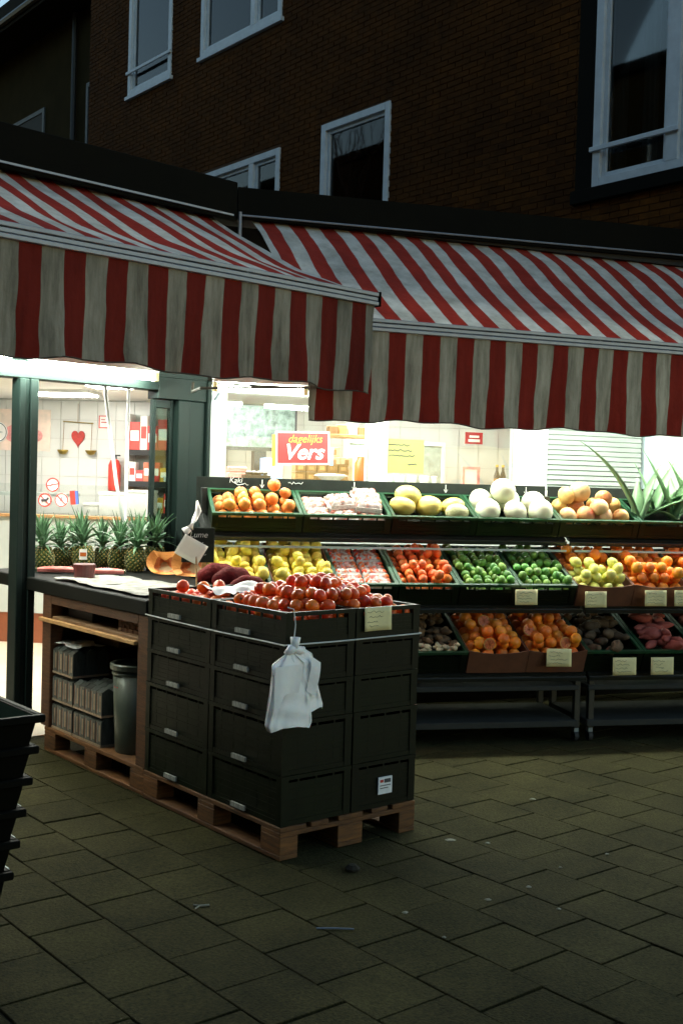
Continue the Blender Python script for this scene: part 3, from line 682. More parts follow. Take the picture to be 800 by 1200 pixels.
# ------------------------------------------------------------------ pallets
def pallet(F, p, label):
    t = thing('pallet', label, 'pallet', F, p, group='wooden pallets')
    blk = {}
    for x0, x1 in ((0, .1), (.3275, .4725), (.7, .8)):
        for y0, y1 in ((0, .145), (.5275, .6725), (1.055, 1.2)):
            k = round(x1 - x0, 4)
            if k not in blk: blk[k] = MB().box(0, x1 - x0, 0, .145, 0, .078).mesh('block', 'wood_pallet', .003)
            link('block', blk[k], t, (x0, y0, .022))
        k = ('r', round(x1 - x0, 4))
        if k not in blk: blk[k] = MB().box(0, x1 - x0, 0, 1.2, 0, .0215).mesh('runner', 'wood_pallet', .003)
        link('runner', blk[k], t, (x0, 0, 0))
    s = MB().box(0, .8, 0, .145, 0, .0215).mesh('stringer', 'wood_pallet', .003)
    for y0 in (0, .5275, 1.055): link('stringer', s, t, (0, y0, .1005))
    for x0, wd in ((0, .145), (.17, .1), (.3275, .145), (.53, .1), (.655, .145)):
        k = ('t', wd)
        if k not in blk: blk[k] = MB().box(0, wd, 0, 1.2, 0, .0215).mesh('top_board', 'wood_pallet', .003)
        link('top_board', blk[k], t, (x0, rng.uniform(-.004, .004), .1225))
    return t
pallet(PF, (0, 0, 0), 'wooden pallet under the stacked green crates')
pallet(PF, (.01, 1.215, 0), 'wooden pallet under the counter with the bin')

# ------------------------------------------------------------------ fruit meshes
def ball(r, squash=.92, dim=.1, n=14, m=10, name='fruit', mats='tomato', elong=1, tip=0, ribs=0, stem=None):
    mb = MB(); prof = []
    vs = [];
    for i in range(1, m):
        th = math.pi * i / m; rr = r * math.sin(th); z = r * squash * math.cos(th)
        if dim and th < .9: z -= r * dim * (1 - th / .9) ** 2
        if tip: z += r * tip * max(0, abs(math.cos(th)) - .75) * 2 * (1 if math.cos(th) > 0 else -1)
        for j in range(n):
            a = 2 * math.pi * j / n; k = 1 + (ribs * math.cos(a * 5) * math.sin(th) if ribs else 0)
            vs.append((rr * k * math.cos(a) * elong, rr * k * math.sin(a), z))
    top = r * squash * (1 - dim) + r * tip * .5; vs.append((0, 0, top - (r * dim * .3))); vs.append((0, 0, -r * squash - r * tip * .5))
    fs = [(i * n + j, i * n + (j + 1) % n, (i + 1) * n + (j + 1) % n, (i + 1) * n + j) for i in range(m - 2) for j in range(n)]
    a, b = len(vs) - 2, len(vs) - 1
    fs += [(a, (j + 1) % n, j) for j in range(n)] + [(b, (m - 2) * n + j, (m - 2) * n + (j + 1) % n) for j in range(n)]
    mb.add(vs, fs)
    if stem:
        mb.m = 1; q = []
        for j in range(10):
            a = 2 * math.pi * j / 10; k = r * (.32 if j % 2 == 0 else .12); q.append((k * math.cos(a), k * math.sin(a), r * squash * (1 - dim * .4) + .001))
        mb.add(q + [(0, 0, r * squash * (1 - dim * .6) + .004)], [(j, (j + 1) % 10, 10) for j in range(10)])
    return mb.mesh(name, [mats, stem] if stem else mats, smooth=True)
def drop(me, name, label, cat, group, Mx, p, rot=None, sc=1.0):
    o = bpy.data.objects.new(name, me); COL.objects.link(o)
    e = rot or (rng.uniform(-1.2, 1.2), rng.uniform(-1.2, 1.2), rng.uniform(0, 6.28))
    o.matrix_world = Matrix.Translation(Mx @ Vector(p)) @ Euler(e).to_matrix().to_4x4() @ Matrix.Diagonal((sc * rng.uniform(.95, 1.05), sc * rng.uniform(.95, 1.05), sc * rng.uniform(.93, 1.07), 1))
    return tag(o, label, cat, group)
def heap(Mx, x0, x1, y0, y1, z0, r, layers, meshes, name, label, cat, group, keep=None, jit=.16, step=1.45, sp=2.02, sc=(.92, 1.06), rot=None, where=None):
    n = 0
    if where is None and layers > 1: where = lambda x, y: ', ' + ('front' if y < y0 + (y1 - y0) * .36 else 'middle' if y < y0 + (y1 - y0) * .68 else 'back') + (' left' if x < (x0 + x1) / 2 else ' right')
    for k in range(layers):
        nx = max(1, int((x1 - x0 - (r if k % 2 else 0)) / (r * sp))); ny = max(1, int((y1 - y0 - (r if k % 2 else 0)) / (r * sp)))
        sx = (x1 - x0) / max(nx + (.5 if k % 2 else 0), 1); sy = (y1 - y0) / max(ny + (.5 if k % 2 else 0), 1)
        for i in range(nx):
            for j in range(ny):
                x = x0 + sx * (i + .5 + (.5 if k % 2 else 0)); y = y0 + sy * (j + .5 + (.5 if k % 2 else 0))
                if keep and not keep(k, (x - x0) / (x1 - x0), (y - y0) / (y1 - y0)): continue
                drop(rng.choice(meshes), name, label + (where(x, y) if where else ''), cat, group, Mx, (x + rng.uniform(-jit, jit) * r, y + rng.uniform(-jit, jit) * r, z0 + r * .95 + k * r * step + rng.uniform(-.08, .08) * r), rot() if rot else None, rng.uniform(*sc)); n += 1
    return n
FM = {}
FM['tomato'] = [ball(.034, .86, .14, mats='tomato', name='tomato', ribs=.02 * (k % 2), stem='pine_green' if k == 3 else None) for k in range(4)]
FM['lemon'] = [ball(.034, 1.12, 0, mats='lemon', name='lemon', tip=.35)]
FM['lemon_green'] = [ball(.036, 1.12, 0, mats='lemon_green', name='lemon', tip=.35)]
FM['lime'] = [ball(.0265, 1.08, 0, mats='lime', name='lime', tip=.2)]
FM['mandarin'] = [ball(.033, .85, .08, mats='mandarin', name='mandarin')]
FM['orange'] = [ball(.039, .97, .05, mats='orange', name='orange')]
FM['persimmon'] = [ball(.043, .85, .1, mats='persimmon', name='persimmon', ribs=.02, stem=q) for q in (None, 'ginger', None)]
FM['melon_yellow'] = [ball(.075, .92, 0, 18, 12, mats='melon_yellow', name='melon', elong=1.25)]
FM['melon_net'] = [ball(.072, .9, 0, 18, 12, mats='melon_net', name='melon', elong=1.15)]
FM['melon_white'] = [ball(.084, .95, 0, 18, 12, mats='melon_white', name='melon')]
FM['pomelo'] = [ball(.066, .92, .04, 18, 12, mats='mango', name='pomelo', elong=1.05)]
FM['blush'] = [ball(.058, .92, .04, 18, 12, mats='mango_red', name='mango', elong=1.15)]

# tomatoes on the crate stack
TM = PF.M.copy()
cnt = 0
def tkeep(k, u, v):
    x, y = u * .74, v * 1.14
    paper = .16 < x < .52 and .58 < y < .98
    if k == 0: return not (paper and not (x < .2))
    if paper: return False
    d = ((x - .40) / .36) ** 2 + ((y - .33) / .36) ** 2
    if k == 1: return d < 1.05 and rng.random() < .95
    if k == 2: return d < .55 and rng.random() < .9
    return d < .16
def tw(x, y): return (', near corner crate' if y < .6 else ', crate beside the counter') if x < .4 else (', right front crate' if y < .6 else ', hidden back crate')
heap(TM, .03, .77, .03, 1.17, 1.015, .034, 4, FM['tomato'], 'tomato', 'red tomato heaped on top of the pallet stack', 'tomato', 'tomatoes heaped on the crate stack', tkeep, jit=.42, sc=(.84, 1.12), step=1.32, where=tw)
for (x, y) in ((.30, .99), (.12, 1.05), (.18, .95), (.60, .86)):
    drop(FM['tomato'][0], 'tomato', 'red tomato heaped on top of the pallet stack', 'tomato', 'tomatoes heaped on the crate stack', TM, (x, y, 1.105))
def paper(F, p, sx, sy, seed, label, name='paper_liner', m='sign_white', rz=0, amp=.018):
    g = random.Random(seed); a = [g.uniform(0, 6) for _ in range(6)]
    def fn(u, v):
        x, y = (u - .5) * sx, (v - .5) * sy
        return (x + .01 * math.sin(v * 11 + a[4]), y + .012 * math.sin(u * 9 + a[5]), amp * (math.sin(u * 7 + a[0]) * math.sin(v * 6 + a[1]) + .6 * math.sin(u * 17 + a[2] + v * 8) + .5 * math.sin(v * 21 + a[3])) + .01)
    o = solo(name, MB().grid(fn, 26, 26), m, label, 'paper', F, p, rz, smooth=True)
    md = o.modifiers.new('t', 'SOLIDIFY'); md.thickness = .0015; return o
paper(PF, (.35, .77, 1.095), .40, .40, 2, 'crumpled white paper between the tomatoes at the back left', amp=.014)
paper(PF, (.66, .42, 1.115), .18, .24, 5, 'small white paper poking out at the right of the tomato heap', amp=.02)

# white bags tied to the corner of the stack
bgs = thing('carrier_bags', 'bunch of white plastic carrier bags tied to the crate corner', 'bag', PF, (.02, -.03, .60))
def bagmesh(wd, h, th, seed, lean=0):
    g = random.Random(seed); a = [g.uniform(0, 6) for _ in range(8)]
    mb = MB(); NU, NV = 72, 44
    def fn(u, v):
        t = 2 * math.pi * u
        neck = 1 - max(0, (v - .86) / .14) * .78
        sh = wd / 2 * (1.0 - .18 * v) * neck * (1 + .05 * math.sin(v * 5 + a[0]))
        if v < .06: sh *= .9 + v * 1.6
        c = math.cos(t); s_ = math.sin(t)
        x = sh * (abs(c) ** .7) * (1 if c > 0 else -1); y = th * (1 - .5 * v) * (abs(s_) ** .8) * (1 if s_ > 0 else -1) * neck
        wr = .0055 * math.sin(u * 38 + a[1] + v * 3) * (.4 + v) + .0022 * math.sin(v * 26 + u * 12 + a[2]) + .0022 * math.sin(u * 75 - v * 11)
        y += wr * (1 - v * .4); x += wr * .8 + lean * v
        return (x, y, h * v + .008 * math.sin(u * 18 + a[3]) * (1 - v))
    mb.grid(fn, NU, NV); n = len(mb.v)
    mb.add([fn(i / NU, 0) for i in range(NU)], [tuple(range(NU))]); return mb
part('bag', bagmesh(.235, .325, .03, 4), 'bag', bgs, smooth=True, loc=(-.02, -.012, -.005))
part('bag', bagmesh(.17, .29, .022, 9, -.06), 'bag', bgs, smooth=True, loc=(.10, .004, .055), rot=(0, -.05, .1))
part('bag_flap', MB().grid(lambda u, v: (-.125 + .15 * u - .02 * v * u, -.047 - .006 * math.sin(u * 6), .27 - .12 * v - (.0 if u > .4 else (.4 - u) * .25 * v)), 8, 8), 'bag', bgs, smooth=True)
part('bag_flap', MB().grid(lambda u, v: (.055 + .05 * u + .02 * (1 - v), -.04 - .005 * math.sin(v * 5), .30 - .15 * v - .03 * u), 6, 8), 'bag', bgs, smooth=True)
kn = MB().tube([(-.045, -.012, .315), (-.02, -.016, .335), (0, -.016, .335), (.03, -.014, .325), (.055, -.01, .335)], [.012, .022, .016, .02, .008], 10).tube([(-.004, -.014, .32), (.0, -.016, .36), (.004, -.012, .385)], [.014, .02, .024], 10)
part('knot', kn, 'bag', bgs, smooth=True)
part('tie', MB().tube([(-.002, -.01, .375), (.006, -.008, .44), (.0, .0, .505), (-.02, .02, .512)], .003, 5), 'string', bgs)

def price_card(F, p, wd, h, label, m='card', seed=0, tilt=0, rz=0, group='price cards on the crates', number=None, rot=None, blank=False):
    t = thing('price_card', label, 'price card', F, p, rz, group, tilt)
    if rot: t.rotation_euler = rot
    def fn(u, v): return (wd * (u - .5), -.012 * math.sin(u * 3.1 + seed) * .6 - .004 * v, -h * v)
    mb = MB().grid(fn, 8, 4); c = part('card', mb, m, t, smooth=True)
    md = c.modifiers.new('t', 'SOLIDIFY'); md.thickness = .0012
    if blank: return t
    g = random.Random(seed); s = MB()
    for k in range(4): 
        u0 = g.uniform(.08, .2); u1 = g.uniform(.5, .92); v = .2 + .2 * k
        pts = [Vector(fn(u0 + (u1 - u0) * i / 9, v + g.uniform(-.05, .05))) + Vector((0, -.0022, 0)) for i in range(10)]
        s.tube(pts, .0011, 3)
    part('writing', s, 'ink', t)
    if number: text(number, h * .55, 'ink', t, (wd * .1, -.012, -h * .62), (math.pi / 2, 0, 0), .2, 'writing', .0005)
    return t
price_card(PF, (.525, -.006, 1.087), .165, .108, 'cream handwritten price card on the tomato crate', seed=3)

# ------------------------------------------------------------------ counter with pineapples
ct = thing('display_counter', 'wooden counter with black top edge beside the door post', 'counter', PF, (0, 1.2, 0))
top = [(.0, .005), (.76, .005), (.79, .55), (1.04, 1.45), (1.04, 2.15), (.0, 2.15)]
part('table_top', MB().prism(top, .94, 1.02), 'black_top', ct, .006)
part('post', B(.012, .09, .0, .11, .1445, .939), 'wood_post', ct, .004)
part('post', B(.012, .09, 1.165, 1.28, .1445, .939), 'wood_post', ct, .004)
part('post', B(.66, .74, .02, .11, .1445, .939), 'wood_post', ct, .004)
part('post', B(.66, .74, 1.165, 1.28, .1445, .939), 'wood_post', ct, .004)
part('back_panel', B(.742, .755, .02, 1.3, .15, .939), 'wood_post', ct)
part('end_panel', B(.09, .741, 1.281, 1.295, .15, .939), 'wood_post', ct)
part('shelf', B(.02, .65, .115, 1.16, .79, .812), 'wood_shelf', ct, .003)
part('shelf', B(-.01, .019, .112, 1.29, .775, .797), 'wood_light', ct, .003)
part('rail', B(.012, .09, .111, 1.164, .885, .938), 'wood_post', ct, .003)
paper(PF, (.30, 1.72, 1.024), .50, .80, 11, 'loose printed newsprint spread along the counter front', 'newspaper', 'paper', amp=.004)
paper(PF, (.28, 2.2, 1.026), .42, .5, 14, 'loose newsprint under the dark red tub', 'newspaper', 'paper', amp=.004)

def pine_mesh():
    mb = MB(); R_, H = .062, .155; rows, cols = 10, 13
    def P(i, j, out=0):
        v = i / rows; a = 2 * math.pi * (j + .5 * (i % 2)) / cols
        rr = R_ * (math.sin(math.pi * (.16 + .70 * v)) ** .55) + out
        return Vector((rr * math.cos(a), rr * math.sin(a), H * v))
    for i in range(0, rows - 1):
        for j in range(cols):
            s = 0 if i % 2 == 0 else 1
            a, b, c, d = P(i, j), P(i + 1, j + (s) ), P(i + 2, j), P(i + 1, j - 1 + s)
            v = (i + 1) / rows; an = 2 * math.pi * (j + .5 * (i % 2)) / cols
            rr = R_ * (math.sin(math.pi * (.16 + .70 * v)) ** .55)
            def Q(k): 
                return (a, b, c, d)[k]
            ctr = Vector((rr * math.cos(an), rr * math.sin(an), H * v)); o = Vector((math.cos(an), math.sin(an), .25)) * .008
            inn = [ctr + (Q(k) - ctr) * .55 + o * .8 for k in range(4)]
            mb.m = 1; mb.add([a, b, c, d] + inn, [(0, 1, 5, 4), (1, 2, 6, 5), (2, 3, 7, 6), (3, 0, 4, 7)])
            mb.m = 0; mb.add(inn + [ctr + o * 1.3], [(0, 1, 4), (1, 2, 4), (2, 3, 4), (3, 0, 4)])
    mb.m = 0; mb.add([P(0, j) for j in range(cols)], [tuple(range(cols))]); mb.add([P(rows, j) for j in range(cols)], [tuple(range(cols))])
    return mb.mesh('body', ['pine_eye', 'pine_green'])
def leaf_mesh(L, wd, curl, name='leaf', m='leaf', fold=.35, n=7):
    mb = MB(); vs = []
    for i in range(n + 1):
        t = i / n; hw = wd / 2 * (1 - t ** 1.8) * (.7 + .6 * t * (1 - t) * 2); x = curl * L * t ** 2.2; z = L * (t - .25 * abs(curl) * t ** 3)
        vs += [(x - hw * fold, -hw, z), (x, 0, z), (x - hw * fold, hw, z), (x + hw * .12 + .0015, 0, z - .001)]
    fs = []
    for i in range(n):
        b = i * 4; fs += [(b, b + 1, b + 5, b + 4), (b + 1, b + 2, b + 6, b + 5), (b + 2, b + 3, b + 7, b + 6), (b + 3, b, b + 4, b + 7)]
    return mb.add(vs, fs).mesh(name, m, smooth=True)
PB = pine_mesh(); PL = [leaf_mesh(.205, .042, .12), leaf_mesh(.19, .046, .3), leaf_mesh(.16, .042, .6), leaf_mesh(.12, .036, .95)]
def pineapple(x, y, z, label, s=1, lean=0, ex=0):
    t = thing('pineapple', label, 'pineapple', PF, (x, y, z), rng.uniform(0, 6), 'pineapples on the counter'); t.scale = (s, s, s)
    t.rotation_euler.x = lean
    link('body', PB, t)
    for k in range(38):
        tier = k // 7 if k < 27 else 1 + k % 2; me = PL[min(3, tier)] if tier < 4 else PL[0]
        a = k * 2.39996; tl = (.10, .30, .55, .85)[min(3, tier)] + rng.uniform(-.08, .08)
        o = link('leaf', me, t, (.008 * math.cos(a), .008 * math.sin(a), .15 + .012 * (3 - min(3, tier))), (0, 0, 0), (1, rng.uniform(.8, 1.1), rng.uniform(.8, 1.2)))
        o.rotation_euler = Euler((0, tl, a))
pin = [(.30, 3.10, 'leftmost pineapple, right beside the dark green door post'), (.47, 3.20, 'second pineapple from the door post, slim crown'), (.56, 3.05, 'third pineapple from the door post, with white and orange tag'),
       (.76, 3.18, 'fourth pineapple from the door post, behind the dark red tub'), (.76, 2.96, 'fifth pineapple from the door post, behind the largest front one'), (.80, 2.80, 'front pineapple with the widest spreading crown'),
       (.98, 2.84, 'darker pineapple behind the orange pumpkin pieces'), (.96, 3.08, 'back pineapple half hidden behind the front one'), (.62, 3.32, 'back pineapple half hidden behind the fourth one')]
for k, (x, y, lb) in enumerate(pin): pineapple(x, y, 1.022, lb, (1.02, .92, 1.08, .9, 1.0, 1.05, 1.1, 1.0, .93)[k], rng.uniform(-.13, .13))
t = thing('fruit_tag', 'white and orange printed tag hanging on the third pineapple', 'tag', PF, (.515, 2.975, 1.13), -.5)
part('card', MB().lathe([(.001, -.035), (.02, -.028), (.028, 0), (.02, .03), (.001, .036)], 10).mesh and B(-.025, .025, -.002, .002, -.035, .035), 'sign_white', t, .001)
part('print', B(-.02, .02, -.0035, -.0025, -.012, .014), 'orange_plastic', t)
# watermelon slices
def slice_(x, y, rz, label, s=1):
    mb = MB(); n = 16; R_ = .13 * s
    pts = [(R_ * math.cos(math.pi * i / n), R_ * .42 * math.sin(math.pi * i / n)) for i in range(n + 1)]
    mb.prism(pts, 0, .03)
    t = thing('watermelon_slice', label, 'watermelon slice', PF, (x, y, 1.026), rz, tilt=.22)
    part('flesh', mb, 'melon_red', t, .006)
    rp = [(R_ * 1.1 * math.cos(math.pi * i / n), R_ * .5 * math.sin(math.pi * i / n)) for i in range(n + 1)]
    q = MB()
    for i in range(n): q.add([(*pts[i], 0), (*pts[i + 1], 0), (*rp[i + 1], 0), (*rp[i], 0), (*pts[i], .028), (*pts[i + 1], .028), (*rp[i + 1], .022), (*rp[i], .022)], [(4, 5, 6, 7), (3, 2, 6, 7), (0, 1, 5, 4)])
    part('rind', q, 'melon_rind', t)
slice_(.27, 2.84, -.64, 'wrapped red watermelon slice left of the dark red tub')
slice_(.50, 2.62, -.64, 'wrapped red watermelon slice showing right of the dark red tub', .9)
t = thing('tub', 'round dark red tub standing on the counter front', 'tub', PF, (.24, 2.40, 1.03))
part('body', MB().lathe([(.001, 0), (.062, 0), (.066, .07)], 20), 'date_box', t, smooth=False)
part('lid', MB().lathe([(.069, .062), (.069, .085), (.06, .088), (.001, .088)], 20), 'date_box', t)
# pumpkin pieces: thick curved wedge with hollow
def pumpkin(x, y, z, rz, label, s=1, tilt=.5):
    t = thing('pumpkin_piece', label, 'pumpkin piece', PF, (x, y, z), rz, 'cut pumpkin pieces', tilt)
    t.scale = (1.28, 1, .86)
    NU, NV = 14, 8
    def fo(u, v, r, dz=0): a = (u - .5) * 2.0; b = (v - .5) * 1.7; return (r * math.sin(a) * math.cos(b), -r * math.cos(a) * math.cos(b) + r * .6, r * math.sin(b) + r * .75)
    R_, r_ = .125 * s, .075 * s
    mo = MB().grid(lambda u, v: fo(u, v, R_), NU, NV); part('rind', mo, 'pumpkin_rind', t, smooth=True)
    mi = MB().grid(lambda u, v: tuple(c + o for c, o in zip(fo(u, v, r_ + .012 * math.sin(u * 9) * math.sin(v * 7)), (0, -.02 * s, .022 * s))), NU, NV); part('pulp', mi, 'pulp', t, smooth=True)
    ed = MB()
    def ring(f): return [f(i / NU, 0) for i in range(NU + 1)] + [f(1, j / NV) for j in range(1, NV + 1)] + [f(1 - i / NU, 1) for i in range(1, NU + 1)] + [f(0, 1 - j / NV) for j in range(1, NV)]
    a = ring(lambda u, v: fo(u, v, R_)); b = ring(lambda u, v: tuple(c + o for c, o in zip(fo(u, v, r_ + .012 * math.sin(u * 9) * math.sin(v * 7)), (0, -.02 * s, .022 * s)))); n = len(a)
    ed.add(a + b, [(i, (i + 1) % n, n + (i + 1) % n, n + i) for i in range(n)])
    part('flesh', ed, 'pumpkin', t)
pumpkin(.85, 2.46, 1.03, 2.75, 'cut orange pumpkin piece leaning at the pineapples', .95, .35)
pumpkin(.92, 2.26, 1.03, 2.3, 'cut orange pumpkin piece with dark stringy hollow, under the white card', 1.05, .2)
# net sacks
def sack(x, y, z, L, r, rz, label, tilt=0):
    mb = MB(); g = random.Random(int(x * 99)); pts = []; rs = []
    for i in range(13):
        u = i / 12; pts.append((L * (u - .5), .01 * math.sin(u * 7), r * .75 + .03 * math.sin(u * 3.1))); rs.append(r * (math.sin(math.pi * (.06 + .88 * u)) ** .55) * (1 + .07 * math.sin(u * 19 + x * 9)))
    mb.tube(pts, rs, 14); return solo('net_sack', mb, 'mesh_sack', label, 'sack', PF, (x, y, z), rz, 'dark red net sacks on the counter', smooth=True, tilt=tilt)
sack(.74, 1.68, 1.03, .27, .06, .12, 'plump dark red net sack right beside the tilted white card', -.12)
sack(.72, 1.49, 1.03, .27, .056, .15, 'dark red net sack second from the pumpkin pieces', -.1)
sack(.70, 1.31, 1.02, .24, .042, .1, 'flatter dark red net sack nearest the lemons')
price_card(PF, (.53, 1.585, 1.305), .155, .125, 'plain white price card on a stick, tilted above the net sacks', 'white_card', 1, rot=(.15, .5, PF.yaw - .35), group=None, blank=True)
solo('card_stick', MB().tube([(.545, 1.60, 1.03), (.535, 1.60, 1.24)], .005, 6), 'wood_light', 'thin wooden stick holding up the tilted white card', 'stick', PF)
# chalk board on the stand end
cb = thing('chalkboard', 'small square blackboard with chalk writing at the left end of the stand', 'chalkboard', SF, (-.10, -.16, 1.14))
part('board', B(-.10, .10, 0, .012, 0, .215), 'slate', cb, .002)
cw = MB(); scribble(cw, -.05, .115, .08, .02, -.003, 8, .0018, 2); scribble(cw, -.02, .06, .07, .04, -.003, 7, .0018, 5)
part('chalk_marks', cw, 'chalk', cb)
text('Lume', .05, 'chalk', cb, (.0, -.002, .155), (math.pi / 2, 0, 0), .25, 'chalk_lettering', .0006)
solo('board_stake', B(-.015, .015, 0, .01, 1.0, 1.139), 'wood_light', 'pale wooden stake under the small blackboard', 'stake', SF, (-.06, -.15, 0))
mb = MB().tube([(0, 0, .12), (.01, -.01, .06), (-.015, 0, 0), (-.04, -.01, -.05)], [.006, .02, .016, .024], 9).tube([(-.04, -.01, -.05), (-.075, -.01, -.075)], [.02, .028], 9)
solo('plastic_wrap', mb, 'film', 'twisted clear plastic hanging beside the small blackboard', 'plastic bag', SF, (-.115, -.17, 1.40), smooth=True)

# things under the counter
def carton_pack(y0, n, z, label, tip):
    t = thing('carton_pack', label, 'drink pack', PF, (.03, y0, z), group='packs of drink cartons under the counter')
    part('tray', B(0, .24, 0, n * .07, 0, .012), 'carton_tan', t)
    cm = MB(); cm.box(0, .075, .003, .067, 0, .128); cm.m = 0
    cm.add([(0, .003, .128), (.075, .003, .128), (.075, .067, .128), (0, .067, .128), (.0375, .003, .150), (.0375, .067, .150)], [(0, 1, 4), (2, 3, 5), (1, 2, 5, 4), (3, 0, 4, 5)])
    cm.m = 1; cm.box(-.0012, 0, .012, .03, .02, .11); cm.m = 2; cm.box(-.0012, 0, .042, .052, .01, .12); cm.m = 3; cm.box(-.0012, 0, .055, .063, .01, .12)
    me = cm.mesh('carton', ['carton_dark', 'carton_tan', 'carton_pale', 'carton_rust'])
    for j in range(n):
        for k in range(3): link('carton', me, t, (.004 + k * .078, j * .07, .0125), (0, 0, 0))
for k in range(3): carton_pack(2.10, 5, .1445 + k * .165, ['bottom', 'middle', 'topmost'][k] + ' pack of grey cartons in the taller stack by the left post', k)
for k in range(2): carton_pack(1.735, 5, .1445 + k * .165, ['lower', 'upper'][k] + ' pack of grey cartons in the shorter stack beside the bin', k)
paper(PF, (.15, 2.27, .642), .2, .3, 21, 'white sheet lying on the taller carton stack', amp=.004)
t = thing('waste_bin', 'grey green cylindrical waste bin under the counter', 'bin', PF, (.165, 1.585, .1445))
part('body', MB().lathe([(.001, 0), (.108, 0), (.112, .01), (.132, .47), (.126, .47), (.105, .02), (.001, .02)], 28), 'bin', t, smooth=True)
part('rim', MB().lathe([(.130, .455), (.146, .458), (.148, .485), (.140, .492), (.126, .488), (.126, .456)], 28), 'bin', t)
part('band', MB().lathe([(.1325, .425), (.137, .43), (.137, .44), (.1325, .445)], 28), 'bin', t)
part('mark', B(-.1265, -.1205, -.018, .02, .36, .366), 'red_ink', t)
t = thing('wicker_basket', 'reddish woven basket on the counter shelf', 'basket', PF, (.07, 1.34, .8125))
mb = MB()
for k in range(5):
    for j in range(9): mb.obb((.0 if j % 2 == k % 2 else .004, .02 + j * .031, .012 + k * .022), (.008, .03, .019)); mb.obb((.25, .02 + j * .031, .012 + k * .022), (.008, .03, .019))
    for j in range(8): mb.obb((.015 + j * .031, .0 if j % 2 == k % 2 else .004, .012 + k * .022), (.03, .008, .019)); mb.obb((.015 + j * .031, .29, .012 + k * .022), (.03, .008, .019))
part('weave', mb, 'wicker', t); part('base', B(.005, .245, .005, .285, 0, .006), 'wicker', t)
part('rim', MB().box(-.008, .258, -.008, .01, .112, .126).box(-.008, .258, .282, .298, .112, .126).box(-.008, .01, .01, .282, .112, .126).box(.242, .258, .01, .282, .112, .126), 'wicker', t)
solo('storage_box', MB().box(0, .3, 0, .32, 0, .11).box(-.01, .31, -.01, .33, .111, .122), 'black_plastic', 'black box on the left of the counter shelf', 'box', PF, (.1, 2.0, .8125), bevel=.004)
solo('cardboard_box', MB().box(0, .2, 0, .28, 0, .1).box(0, .2, .1, .14, .1005, .102), 'carton', 'tan cardboard box on the carton stack under the shelf', 'box', PF, (.30, 2.05, .642), bevel=.003)
for k in range(5):
    t = thing('bottle', 'glass bottle lying in the row behind the waste bin', 'bottle', PF, (.42, 1.40 + k * .095, .1445), group='bottles behind the waste bin')
    part('body', MB().lathe([(.001, 0), (.04, 0), (.042, .02), (.042, .38), (.02, .46), (.015, .54)], 14), 'glass_dark' if 0 else 'fridge', t, smooth=True)
    part('cap', MB().lathe([(.017, .54), (.017, .565), (.001, .566)], 12), 'alu', t)

# ------------------------------------------------------------------ fruit stand
def stand(x0, x1, label, ends):
    t = thing('fruit_stand', label, 'display stand', SF, (x0, 0, 0), group='wheeled fruit stands'); w_ = x1 - x0; TI = RD(23)
    for x in (.02, w_ - .06):
        part('post', B(x, x + .04, .30, .34, .09, 1.60), 'stand', t, .003)
        part('post', B(x, x + .04, -.30, -.26, .09, .40), 'stand', t, .003)
        part('side_bar', MB().tube([(x + .02, -.28, .40), (x + .02, .30, .66)], .016, 6).tube([(x + .02, -.20, .82), (x + .02, .30, 1.04)], .016, 6).tube([(x + .02, .06, 1.29), (x + .02, .31, 1.42)], .016, 6), 'stand', t)
        for y in (-.28, .32):
            c = part('caster', MB().box(x + .005, x + .035, y - .02, y + .02, .06, .089), 'metal_grey', t)
            part('wheel', MB().tube([(x + .006, y, .036), (x + .034, y, .036)], .034, 14), 'rubber', c)
    # three sloping racks
    for (yf, zf, dp) in ((.052, 1.318, .40), (-.222, .888, .58), (-.322, .458, .58)):
        c, s = math.cos(TI), math.sin(TI); R_ = Matrix.Rotation(TI, 3, 'X')
        part('rack', MB().obb((w_ / 2, yf + c * dp / 2 + s * .014, zf + s * dp / 2 - c * .014), (w_ - .005, dp, .018), R_), 'stand', t)
        part('shelf_edge', MB().obb((w_ / 2, yf - .012, zf - .035), (w_ - .002, .014, .03), R_), 'stand', t, .002)
    part('shelf_edge', B(.02, w_ - .02, -.005, .005, 1.228, 1.242), 'metal_rail', t)
    part('lower_shelf', B(.0, w_ - .045, -.33, .28, .345, .375), 'metal_dull', t, .003)
    part('lower_shelf', B(.0, w_ - .045, -.33, .28, .105, .145), 'metal_dull', t, .003)
    part('sign_board', B(0, w_ - .002, .43, .445, 1.49, 1.672), 'slate', t, .002)
    part('board_foot', B(.03, .05, .35, .429, 1.5, 1.52).box(w_ - .05, w_ - .03, .35, .429, 1.5, 1.52), 'stand', t)
    return t
s1 = stand(-.06, 2.43, 'long black fruit stand on casters, left of the shelf gap', 0)
s2 = stand(2.45, 4.9, 'black fruit stand on casters at the right edge, under the aloe', 0)
ck = MB()
for x in (.38, 1.02, 1.68, 2.28):
    ck.tube([(x, .428, 1.662), (x, .428, 1.612)], .0035, 5).tube([(x - .014, .428, 1.628), (x, .428, 1.606), (x + .014, .428, 1.628)], .003, 5)
scribble(ck, .56, 1.645, .10, .02, .428, 9, .0025, 3)
scribble(ck, .19, 1.628, .1, .02, .428, 9, .0025, 8)
part('chalk_marks', ck, 'chalk', s1, loc=(.06, 0, 0))
text('Kaki', .05, 'chalk', s1, (.26, .428, 1.637), (math.pi / 2, 0, 0), .2, 'chalk_lettering', .0008)

